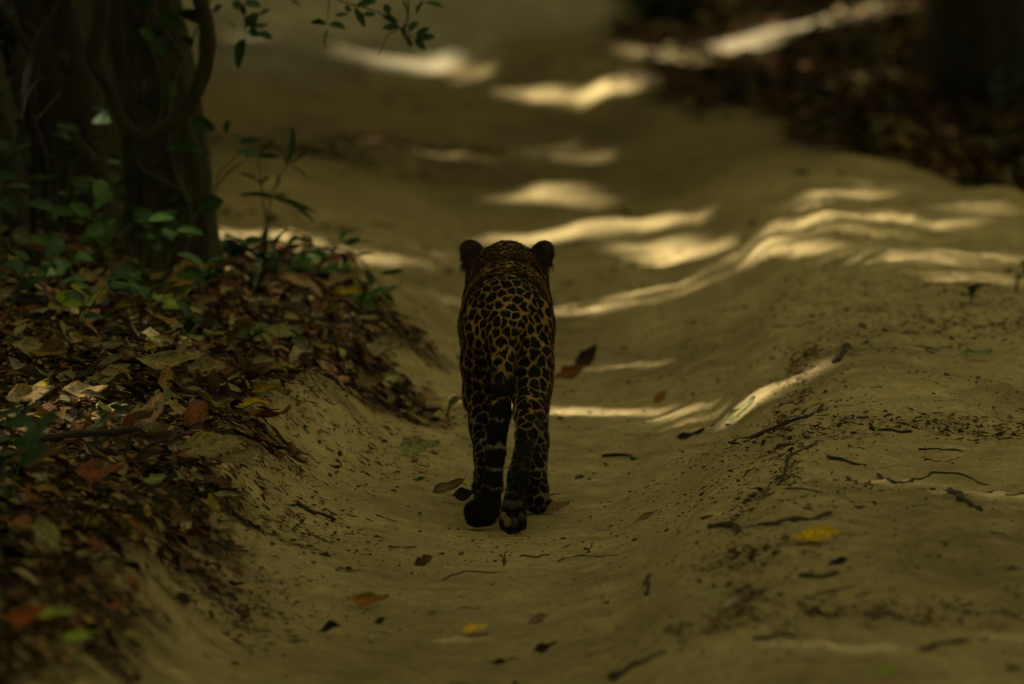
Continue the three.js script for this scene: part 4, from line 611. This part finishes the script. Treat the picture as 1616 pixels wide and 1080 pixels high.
// ---------------------------------------------------------------- leaf litter that nobody could count
{
  const r = rng(2024), q = new THREE.Quaternion(), q2 = new THREE.Quaternion(), e = new THREE.Euler(), m = new THREE.Matrix4(), up = new THREE.Vector3(0, 1, 0), nv = new THREE.Vector3();
  const pal = ['tan', 'tan', 'brown', 'brown', 'brown', 'brown', 'dark', 'dark', 'dark', 'dark', 'rust', 'rust', 'olive', 'olive', 'sage', 'ochre', 'straw'], bitPal = ['brown', 'dark', 'dark', 'rust'], whiteMat = new THREE.MeshPhysicalMaterial({ vertexColors: true, map: leafPrint.dead, roughness: 0.9, specularIntensity: 0.3, side: THREE.DoubleSide });
  const small = [deadLeaf[0], deadLeaf[2], deadLeaf[6]].map((g, i) => leafShape({ wid: [0.45, 0.34, 0.5][i], curl: [0.25, 0.4, -0.3][i], fold: [0.25, 0.35, 0.3][i], wave: 0.05, seed: 40 + i, n: 3, cols: 1 }));
  const sets = { near: [[], [], []], far: [[], [], []] };
  const put = (set, x, z, s, lift, tilt, bits) => { const c = COL[(bits ? bitPal : pal)[Math.floor(r() * (bits ? bitPal : pal).length)]], k = 0.55 + 0.6 * r(); sets[set][Math.floor(r() * 3)].push([x, ground(x, z) + lift, z, s, tilt, c.map((v) => v * k)]); };
  const thick = (x, z) => sstep(0.15, 0.75, soil(x, z));
  for (let k = 0; k < 46000; k++) { const x = mix(-2.7, 0.1, r()), z = -mix(20.5, 38.5, r()), t = thick(x, z); if (r() > t) continue; const s = (0.022 + 0.085 * r() * r()) * (r() < 0.5 ? 0.8 : 1.15); put('near', x, z, s, 0.003 + 0.032 * r() * t, 0.9); }
  for (let k = 0; k < 15000; k++) { const x = mix(0.5, 5, r()), z = -mix(39, 74, r()); if (r() > thick(x, z)) continue; put('far', x, z, 0.06 + 0.08 * r(), 0.004 + 0.04 * r(), 1.0); }
  for (let k = 0; k < 9000; k++) { const x = mix(-5, -0.6, r()), z = -mix(38, 74, r()); if (r() > thick(x, z)) continue; put('far', x, z, 0.06 + 0.08 * r(), 0.004 + 0.04 * r(), 1.0); }
  // scattered over the sand
  for (let k = 0; k < 5200; k++) { const x = mix(-2.2, 2.6, r()), z = -mix(21, 66, r()), d = -z; const n = fbm(x * 1.1 + 9, z * 0.5, 71); if (r() > sstep(0.02, 0.5, n) * (d > 34 ? 1 : 0.30)) continue; put(d > 38 ? 'far' : 'near', x, z, d > 38 ? 0.04 + 0.05 * r() : 0.012 + 0.028 * r(), 0.002 + 0.006 * r(), 0.6, true); }
  // the ragged crumbs along the edges of the litter and on the right bank
  for (const [cx, cz, sx, sz, n] of [[-0.52, -27.2, 0.16, 0.9, 320], [-0.6, -25.0, 0.14, 0.9, 280], [-0.55, -29.6, 0.25, 0.7, 420], [-0.3, -31.5, 0.2, 0.8, 380], [-0.75, -27.6, 0.14, 0.6, 300], [-0.72, -25.6, 0.12, 0.8, 260], [1.2, -28.6, 0.22, 0.35, 260], [1.25, -32.6, 0.3, 0.5, 260], [0.85, -23.2, 0.4, 0.25, 320], [0.52, -24.6, 0.14, 0.3, 160], [0.75, -28.4, 0.2, 0.4, 160], [1.5, -33.6, 0.3, 0.5, 200], [0.45, -23.0, 0.12, 0.3, 120], [-0.35, -47.5, 0.35, 1.2, 260], [-0.75, -45.5, 0.3, 1.0, 160]])
    for (let k = 0; k < n; k++) { const g = () => (r() + r() + r() - 1.5) * 1.15; put(cz < -40 ? 'far' : 'near', cx + sx * g(), cz + sz * g(), (cz < -40 ? 0.05 : 0.014) + 0.03 * r() * r(), 0.003 + 0.008 * r(), 0.8, true); }
  // bark and root shreds caught along the crest of the right bank
  for (let k = 0; k < 1500; k++) { const d = mix(22.6, 31.5, r()), u = 0.66 + 0.05 * noise(d * 1.3, 4.4) + (r() + r() - 1) * 0.05; if (fbm(d * 1.1, 8.8, 3) + 0.25 < r() * 0.5) continue; put('near', roadX(d) + u, -d, 0.010 + 0.024 * r() * r(), 0.002 + 0.008 * r(), 0.9, true); }
  const name = { near: ['leaf_litter', 'thick brown leaf litter covering the left bank below the trunks'], far: ['far_leaf_litter', 'dark leaf litter covering the banks far along the track'] };
  for (const k in sets) {
    const tot = sets[k].reduce((a, L, i) => a + L.length * small[i].attributes.position.count, 0), P = new Float32Array(tot * 3), C = new Float32Array(tot * 3), U = new Float32Array(tot * 2), I = []; let o = 0;
    sets[k].forEach((L, i) => { const sp = small[i].attributes.position, sc = small[i].attributes.color, su = small[i].attributes.uv, si = small[i].index.array, v = new THREE.Vector3();
      for (const [x, y, z, s, t, cl] of L) { nv.set(ground(x - 0.06, z) - ground(x + 0.06, z), 0.12, ground(x, z - 0.06) - ground(x, z + 0.06)).normalize(); e.set((r() - 0.5) * t, r() * 6.3, (r() - 0.5) * t, 'YXZ'); q.setFromEuler(e); q2.setFromUnitVectors(up, nv).multiply(q);
        for (const j of si) I.push(o + j);
        for (let j = 0; j < sp.count; j++, o++) { v.fromBufferAttribute(sp, j).multiplyScalar(s).applyQuaternion(q2); P.set([v.x + x, v.y + y, v.z + z], o * 3); const w = sc.getX(j); C.set([cl[0] * w, cl[1] * w, cl[2] * w], o * 3); U.set([su.getX(j), su.getY(j) + t], o * 2); } } });
    const lg = new THREE.BufferGeometry(); lg.setAttribute('position', new THREE.BufferAttribute(P, 3)); lg.setAttribute('color', new THREE.BufferAttribute(C, 3)); lg.setAttribute('uv', new THREE.BufferAttribute(U, 2)); lg.setIndex(I); lg.computeVertexNormals();
    const g = add(new THREE.Mesh(lg, whiteMat), name[k][0]); g.castShadow = g.receiveShadow = true; tag(g, name[k][1], 'leaf litter', null, 'stuff');
    console.log(k, sets[k].map((s) => s.length).join(' '));
  }
  // crumbs of bark and earth on the sand
  const chunk = new THREE.IcosahedronGeometry(1, 0), p = chunk.attributes.position; for (let i = 0; i < p.count; i++) { const h = 1 + 0.5 * noise(p.getX(i) * 1.7 + 4, p.getY(i) * 1.7, p.getZ(i) * 1.7); p.setXYZ(i, p.getX(i) * 1.5 * h, p.getY(i) * 0.55 * h, p.getZ(i) * h); } chunk.computeVertexNormals();
  const L = [];
  for (let k = 0; k < 64000; k++) { const x = mix(-1.5, 1.9, r()), z = -mix(21, 38, r()), u = x - roadX(-z), n = fbm(x * 2.3, z * 1.1, 81) + 0.3 * noise(x * 9, z * 5, 82); const w = 0.10 + 0.7 * sstep(0.05, 0.5, n) + 0.45 * sstep(0.5, 0.62, u) * sstep(0.95, 0.75, u); if (r() > w * (Math.abs(u) < 0.34 ? 0.5 : 1)) continue; L.push([x, z, 0.0016 + 0.0056 * r() * r() * r() + (r() < 0.010 ? 0.006 : 0)]); }
  const im = new THREE.InstancedMesh(chunk, new THREE.MeshStandardMaterial({ roughness: 0.95 }), L.length), c = new THREE.Color();
  L.forEach(([x, z, s], j) => { e.set((r() - 0.5) * 0.8, r() * 6.3, (r() - 0.5) * 0.8); m.compose(new THREE.Vector3(x, ground(x, z) + s * 0.3, z), q.setFromEuler(e), new THREE.Vector3(s * (0.8 + 1.2 * r()), s, s)); im.setMatrixAt(j, m); const k = 0.5 + r(); const t = r() < 0.8 ? [0.05, 0.036, 0.022] : [0.2, 0.15, 0.08]; im.setColorAt(j, c.setRGB(t[0] * k, t[1] * k, t[2] * k)); });
  im.castShadow = im.receiveShadow = true; add(im, 'bark_crumbs'); tag(im, 'dark crumbs of bark and earth strewn over the sand', 'debris', null, 'stuff'); console.log('crumbs', L.length);
}

// ---------------------------------------------------------------- fallen leaves that can be picked out one by one
function fallen(x, z, len, wid, color, az, pitch, roll, curl, label, group, lift = 0) {
  const n = deadLeaf.length, g = deadLeaf[Math.abs(Math.round(x * 1000) + Math.round(z * 100)) % n], o = add(new THREE.Mesh(g, leafMat[color]), 'fallen_leaf'); o.castShadow = o.receiveShadow = true;
  const a = az * Math.PI / 180, p = pitch * Math.PI / 180, dir = new THREE.Vector3(Math.cos(a) * Math.cos(p), Math.sin(p), -Math.sin(a) * Math.cos(p)), b = new THREE.Vector3(x, 0, z).addScaledVector(dir, -len / 2); b.y = 0; const t = b.clone().addScaledVector(dir, len);
  const gb = ground(b.x, b.z), gt = ground(t.x, t.z), rise = Math.max(0, gt - gb); b.y = gb + 0.006 + lift; t.y = b.y + Math.sin(p) * len + rise * 0.9;
  placeLeaf(o, b, t, wid * 2.1, roll * Math.PI / 180); o.scale.y = len * 0.8 * (0.6 + curl);
  const low = wid * Math.abs(Math.sin(roll * Math.PI / 180)) * 0.45; o.position.y += low;
  return tag(o, label, 'leaf', group);
}
for (const a of [
  [0.669, -24.725, 0.15, 0.05, 'yellow', 8, 5, 8, 0.25, 'bright yellow leaf lying on the sand bank beside the thick stick'],
  [-0.078, -24.931, 0.085, 0.055, 'yellow', 60, 8, -8, 0.2, 'yellow leaf lying alone in the middle of the wheel rut'],
  [-0.322, -25.493, 0.095, 0.05, 'orange', -5, 4, 15, 0.3, 'dull orange leaf lying at the foot of the left bank'],
  [-0.207, -26.555, 0.05, 0.03, 'brown', 20, 25, 50, 0.6, 'small dark brown curled leaf standing in the rut'],
  [-0.019, -26.585, 0.04, 0.018, 'rust', 80, 62, 30, 0.5, 'small rust leaf standing on edge in the rut behind the leopard'],
  [-0.398, -24.692, 0.07, 0.028, 'dark', -40, 12, 30, 0.7, 'dark curled leaf at the foot of the left bank'],
  [-0.247, -29.893, 0.12, 0.055, 'pale', -8, 8, 22, 0.25, 'pale green leaf lying on sand left of the leopard'],
  [-0.157, -31.215, 0.13, 0.045, 'pale', -62, 30, 35, 0.4, 'long pale leaf leaning on its edge beside the leopard'],
  [-0.237, -28.991, 0.045, 0.02, 'green', -35, 10, 20, 0.2, 'small fresh green leaf on sand by the left bank'],
  [-0.16, -28.609, 0.09, 0.055, 'tan', 15, 20, 40, 0.6, 'crumpled tan leaf left of the tail tip'],
  [-0.117, -28.628, 0.07, 0.03, 'dark', 5, 12, 30, 0.8, 'dark curled leaf beside the tail tip'],
  [0.17, -33.137, 0.12, 0.06, 'rust', 20, 20, 25, 0.7, 'dark red brown leaf curled up right of the leopard'],
  [0.22, -33.629, 0.1, 0.05, 'dark', 40, 35, 30, 0.6, 'dark leaf standing behind the red brown curled leaf'],
  [0.42, -32.126, 0.05, 0.025, 'orange', 30, 35, 40, 0.5, 'small orange leaf standing in the sunlit streak'],
  [0.615, -30.569, 0.09, 0.04, 'pale', 5, 4, 10, 0.2, 'pale leaf flat in the rut below the sunlit streak'],
  [0.478, -30.325, 0.08, 0.03, 'dark', 10, 8, 20, 0.5, 'dark leaf lying in the rut right of the leopard'],
  [1.27, -31.037, 0.095, 0.05, 'pale', 3, 6, 15, 0.2, 'pale green leaf flat on the high sand at the right'],
  [0.461, -23.52, 0.075, 0.016, 'white', 2, 3, 10, 0.3, 'narrow white strip of leaf on the right sand bank'],
  [0.722, -21.777, 0.05, 0.035, 'lime', 30, 20, 20, 0.3, 'lime green leaf on the right sand bank, blurred'],
  [0.114, -28.268, 0.07, 0.028, 'tan', 25, 15, 20, 0.5, 'small tan leaf beside the right paw'],
  [0.329, -27.719, 0.06, 0.02, 'tan', 5, 8, 20, 0.4, 'thin tan leaf flat in the rut right of the paws'],
  [-0.26, -26.886, 0.075, 0.012, 'straw', -22, 3, 10, 0.2, 'pale straw coloured strip in the rut'],
  [-0.375, -26.006, 0.07, 0.01, 'straw', -28, 3, 10, 0.2, 'pale straw strip on the slope of the left bank'],
  [-0.181, -25.312, 0.05, 0.018, 'straw', 18, 6, 20, 0.4, 'curled straw bit in the rut beside the yellow leaf'],
  [-0.305, -24.781, 0.03, 0.02, 'white', 10, 15, 30, 0.5, 'small white flake at the foot of the left bank'],
  [-0.292, -25.082, 0.03, 0.02, 'dark', 10, 25, 30, 0.5, 'small dark flake at the foot of the left bank'],
  [0.059, -25.102, 0.05, 0.03, 'pinkish', 0, 10, 20, 0.4, 'faint pinkish leaf in the rut'],
  [0.071, -24.351, 0.055, 0.02, 'dark', 10, 8, 20, 0.5, 'dark bent leaf low in the rut'],
  [-0.024, -24.15, 0.06, 0.014, 'dark', 5, 6, 10, 0.4, 'dark narrow leaf low in the rut'],
  [-0.461, -24.362, 0.06, 0.014, 'pinkish', -35, 4, 10, 0.2, 'narrow pinkish strip on the slope of the left bank'],
  [0.702, -24.253, 0.06, 0.02, 'dark', 20, 8, 20, 0.4, 'dark narrow leaf beside the crooked twig'],
  [0.911, -28.231, 0.02, 0.012, 'lime', 30, 30, 20, 0.2, 'tiny lime leaf on the dark twig'],
  [-0.868, -27.331, 0.105, 0.085, 'peach', 55, 50, -25, 0.2, 'large peach coloured leaf standing in sunlight beside the dark branch'],
  [-0.715, -27.018, 0.165, 0.07, 'olive', 10, 8, 28, 0.3, 'large folded olive tan leaf at the edge of the litter'],
  [-0.876, -28.705, 0.075, 0.06, 'ochre', 75, 55, 10, 0.3, 'ochre leaf standing upright in the litter'],
  [-0.769, -27.622, 0.085, 0.06, 'rust', 60, 40, 20, 0.5, 'rust brown leaf standing beside the peach leaf'],
  [-0.873, -29.017, 0.2, 0.06, 'olive', 3, 5, 18, 0.2, 'long olive leaf lying across the litter'],
  [-1.065, -29.399, 0.15, 0.06, 'sage', 3, 5, 18, 0.25, 'grey green leaf lying across the litter below the trunk'],
  [-0.917, -32.313, 0.2, 0.09, 'ochre', -35, 20, 35, 0.5, 'large ochre leaf draped over the root of the vine trunk'],
  [-0.522, -34.245, 0.1, 0.055, 'pale', 0, 10, 20, 0.2, 'pale green leaf catching the sun beside the small shrub'],
  [-0.931, -21.721, 0.09, 0.045, 'red', 5, 20, 25, 0.5, 'orange red leaf at the lower edge of the litter'],
  [-0.899, -22.062, 0.1, 0.03, 'lime', -3, 6, 15, 0.3, 'yellow green leaf above the orange red leaf'],
  [-0.831, -21.64, 0.075, 0.03, 'lime', 5, 8, 20, 0.3, 'yellow green leaf beside the orange red leaf'],
  [-1.18, -27.655, 0.12, 0.06, 'tan', 10, 12, 25, 0.4, 'tan leaf with rolled edge beside the dark branch'],
  [-1.082, -25.86, 0.14, 0.05, 'brown', -5, 8, 25, 0.5, 'long brown leaf rolled below the dark branch'],
  [-0.949, -25.988, 0.12, 0.05, 'rust', 8, 6, 20, 0.4, 'rust brown leaf below the dark branch fork'],
  [-0.958, -26.038, 0.09, 0.045, 'sage', 5, 10, 20, 0.3, 'grey green leaf below the dark branch'],
  [-0.818, -25.977, 0.06, 0.04, 'pale', 15, 15, 25, 0.3, 'small pale leaf at the broken end of the dark branch'],
  [-0.655, -28.711, 0.1, 0.03, 'yellow', -12, 6, 15, 0.3, 'yellow leaf in the litter above the sand bank'],
  [-0.622, -29.041, 0.12, 0.03, 'mustard', -8, 6, 15, 0.3, 'mustard leaf in the litter above the sand bank'],
  [-0.785, -27.099, 0.08, 0.05, 'grey', 5, 12, 20, 0.4, 'grey leaf in the litter beside the folded olive leaf'],
  [-1.054, -27.816, 0.13, 0.05, 'tan', -5, 8, 20, 0.3, 'tan leaf lying below the forked dry stem'],
]) fallen(...a, null, a[0] < -0.5 ? 0.018 : 0);
{
  const r = rng(515), kinds = ['tan', 'tan', 'tan', 'tan', 'brown', 'rust', 'rust', 'olive', 'olive', 'olive', 'sage', 'straw', 'straw', 'ochre', 'peach', 'dark', 'mustard', 'pale', 'pale'];
  const word = { tan: 'tan', brown: 'brown', rust: 'rust red', olive: 'olive', sage: 'grey green', grey: 'grey', straw: 'straw coloured', ochre: 'ochre', peach: 'pinkish tan', dark: 'blackish', mustard: 'mustard yellow', pale: 'pale green' };
  const leafWords = (c, len, d) => { const sz = len > 0.105 ? 'large' : len > 0.075 ? 'middle sized' : 'small', w = d < 25 ? 'low on the bank beside the red and lime leaves' : d < 26.3 ? 'on the bank below the dark fallen branch' : d < 28 ? 'around the dark fallen branch and green sprig' : d < 30 ? 'just beyond the dark fallen branch' : d < 32 ? 'in the litter short of the vine hung trunk' : 'at the foot of the vine hung trunk'; return [`${sz} ${c} dead leaf lying ${w}`, `${sz} ${c} leaves ${w}`]; };
  for (let k = 0, n = 0; n < 245 && k < 9000; k++) {
    const d = mix(23.4, 35.4, Math.pow(r(), 0.9)), x = mix(-0.047 * d, 0.1, r()), z = -d; if (soil(x, z) < 0.55 || r() > (d < 26.2 ? 0.35 : 1) || (x < -0.78 && d > 25.7 && d < 26.7)) continue;
    const c = kinds[Math.floor(r() * kinds.length)], len = 0.05 + 0.085 * r();
    fallen(x, z, len, len * (0.32 + 0.22 * r()), c, r() * 360, 2 + 34 * r() * r(), (r() - 0.5) * 80, 0.2 + 0.9 * r(), ...leafWords(word[c], len, d), 0.016 + 0.014 * r()); n++;
  }
}
// ---------------------------------------------------------------- twigs and stones on the sand
function twig(line, r0, r1, label, group, mat = M.twig) {
  const pts = [], rj = rng(Math.round(Math.abs(line[0][0] * 7919 + line[0][1] * 104729)));          // kinks between the given points
  line.forEach(([x, z], i) => { if (i) { const [a, b] = line[i - 1], l = Math.hypot(x - a, z - b); for (const t of [0.35, 0.7]) pts.push([mix(a, x, t) + (rj() - 0.5) * l * 0.10, mix(b, z, t) + (rj() - 0.5) * l * 0.14]); } pts.push([x, z]); });
  const P = pts.map(([x, z], i) => [x, ground(x, z) + mix(r0, r1, i / (pts.length - 1)) * 0.55, z]), b = V(P[0]), o = add(new THREE.Mesh(stem(P.map((p) => V(p).sub(b).toArray()), r0, r1, { sides: 7, seg: pts.length * 3, rough: 0.12, knob: 0.3, seed: pts[0][0] * 10 }), mat), 'twig');
  o.position.copy(b); o.castShadow = o.receiveShadow = true; return tag(o, label, 'twig', group);
}
for (const [p, a, b, l] of [
  [[[0.554,-28.558],[0.613,-28.689],[0.677,-28.701],[0.732,-28.652],[0.807,-29.333]], 0.0065, 0.003, 'bent grey twig on the inner slope of the right sand bank'],
  [[[0.452,-25.913],[0.505,-25.664],[0.558,-25.116],[0.641,-25.366],[0.724,-25.686]], 0.009, 0.005, 'thick dark stick lying on the edge of the right sand bank'],
  [[[0.487,-26.224],[0.549,-26.366],[0.593,-26.257],[0.722,-26.227]], 0.003, 0.0018, 'thin twig arching behind the thick dark stick'],
  [[[0.764,-27.439],[0.806,-27.339],[0.85,-27.239]], 0.0055, 0.003, 'short dark twig on the right sand bank'],
  [[[0.799,-27.077],[0.816,-26.817],[0.836,-26.397]], 0.004, 0.0025, 'short twig slanting below the long wavy twig'],
  [[[0.874,-27.088],[0.906,-26.817],[0.954,-26.987],[1.006,-27.168],[1.064,-27.098],[1.132,-26.906]], 0.0045, 0.002, 'long wavy twig crossing the right sand bank'],
  [[[0.99,-27.59],[1.038,-27.62],[1.095,-27.5]], 0.0035, 0.002, 'straight thin twig lying above the long wavy twig'],
  [[[0.893,-28.311],[0.944,-28.271],[1,-28.311]], 0.006, 0.003, 'dark twig with a tiny green leaf'],
  [[[1.024,-26.457],[1.039,-26.276],[1.053,-26.066],[1.073,-25.856]], 0.009, 0.005, 'curved piece of dark bark on the right sand bank'],
  [[[0.607,-23.913],[0.643,-23.843],[0.682,-23.893],[0.725,-24.283]], 0.007, 0.002, 'crooked twig below the yellow leaf'],
  [[[0.608,-23.501],[0.652,-23.681],[0.714,-23.762]], 0.005, 0.003, 'pale thin twig below the crooked twig'],
  [[[0.481,-22.479],[0.533,-22.57],[0.591,-22.629]], 0.006, 0.003, 'dark stick low on the right sand bank'],
  [[[0.8,-22.259],[0.861,-22.559],[0.959,-22.778]], 0.005, 0.003, 'dark twig low on the right sand bank'],
  [[[0.198,-23.241],[0.246,-22.855],[0.307,-22.657]], 0.007, 0.004, 'stick at the lower edge of the right sand bank'],
  [[[0.295,-24.648],[0.302,-24.948],[0.307,-25.199]], 0.006, 0.004, 'dark stub of twig at the crest of the right sand bank'],
  [[[0.748,-27.751],[0.659,-27.278],[0.55,-26.426]], 0.004, 0.002, 'root running along the crest of the right sand bank'],
  [[[0.872,-30.777],[0.902,-30.918],[0.929,-31.239]], 0.009, 0.006, 'dark stub at the crest where the sunlit streak ends'],
  [[[-0.159,-26.354],[-0.101,-26.575],[-0.012,-26.555]], 0.0022, 0.0012, 'hair thin twig lying in the rut behind the leopard'],
  [[[0.109,-26.955],[0.17,-27.175],[0.25,-26.767]], 0.002, 0.001, 'hair thin twig in the rut right of the leopard'],
  [[[0.018,-27.105],[0.064,-27.105],[0.091,-27.185]], 0.003, 0.0015, 'short thin twig in the rut'],
  [[[0.178,-27.195],[0.189,-27.306],[0.196,-27.396]], 0.002, 0.001, 'hair thin twig with bent tip in the rut'],
  [[[-0.518,-27.402],[-0.474,-27.53],[-0.428,-27.52]], 0.007, 0.004, 'bark fragment on the slope of the left bank'],
  [[[0.241,-30.332],[0.3,-30.312],[0.332,-30.132]], 0.006, 0.003, 'dark short twig in the rut beyond the leopard'],
  [[[-1.106,-27.936],[-1.129,-28.948],[-1.148,-29.219]], 0.006, 0.004, 'forked dry stem in the leaf litter'],
  [[[-1.177,-27.053],[-1.151,-27.525],[-1.063,-28.036]], 0.004, 0.002, 'thin dry twig across the litter'],
]) twig(p, a, b, l, null, /pale|dry/.test(l) ? M.dryTwig : M.twig);
{
  const r = rng(616);
  const twigWords = (right, l, d) => { const sz = l > (right ? 0.11 : 0.065) ? 'longer' : 'short', w = right ? (d < 24.6 ? 'below the yellow leaf on the right bank' : d < 26.6 ? 'around the thick dark stick on the right bank' : d < 29 ? 'near the long wavy twig on the right bank' : d < 31.5 ? 'on the right bank by the sunlit streak' : 'on the right bank beyond the sunlit streak') : (d < 27 ? 'in the rut behind the leopard' : d < 30 ? 'in the rut beside the leopard' : 'in the rut ahead of the leopard'); return [`${sz} thin twig lying ${w}`, `${sz} thin twigs ${w}`]; };
  for (let k = 0; k < 64; k++) {
    const onRight = k < 40, d = onRight ? mix(22.6, 34, r()) : mix(23.5, 33, r()), u = onRight ? mix(0.5, 1.25, r()) : mix(-0.5, 0.4, r()), x = roadX(d) + u, a = r() * 6.3, l = onRight ? 0.05 + 0.12 * r() : 0.03 + 0.07 * r(), b = (r() - 0.5) * 0.9;
    twig([0, 0.3, 0.55, 0.8, 1].map((t) => { const j = t && t < 1 ? (r() - 0.5) * 0.16 * l : 0; return [x + Math.cos(a + b * t) * l * t + j, -d + Math.sin(a + b * t) * l * t - j]; }), (onRight ? 0.0016 : 0.0012) + 0.0022 * r() * r(), 0.0010, ...twigWords(onRight, l, d));
  }
  M.stone = new THREE.MeshStandardMaterial({ color: rgb(0.30, 0.27, 0.20), roughness: 0.9 });
  for (const [x, z, s, label] of [[0.519, -25.06, 0.011, 'rounded pebble under the thick dark stick'], [0.50, -25.35, 0.009, 'small pebble behind the thick dark stick'], [0.545, -24.9, 0.007, 'tiny pebble between the thick stick and the yellow leaf'], [0.405, -23.95, 0.009, 'pebble near the narrow white strip'], [-0.95, -27.9, 0.012, 'pebble in the litter beside the green sprig']]) {
    const g = new THREE.IcosahedronGeometry(s, 3), p = g.attributes.position; for (let i = 0; i < p.count; i++) { const k = 1 + 0.18 * noise(p.getX(i) / s * 1.3 + x * 9, p.getY(i) / s * 1.3, p.getZ(i) / s * 1.3); p.setXYZ(i, p.getX(i) * k * 1.2, p.getY(i) * k * 0.8, p.getZ(i) * k); } g.computeVertexNormals();
    const o = add(new THREE.Mesh(g, M.stone), 'pebble'); o.position.set(x, ground(x, z) + s * 0.45, z); o.castShadow = o.receiveShadow = true; tag(o, label, 'pebble');
  }
}
renderer.render(scene, camera);
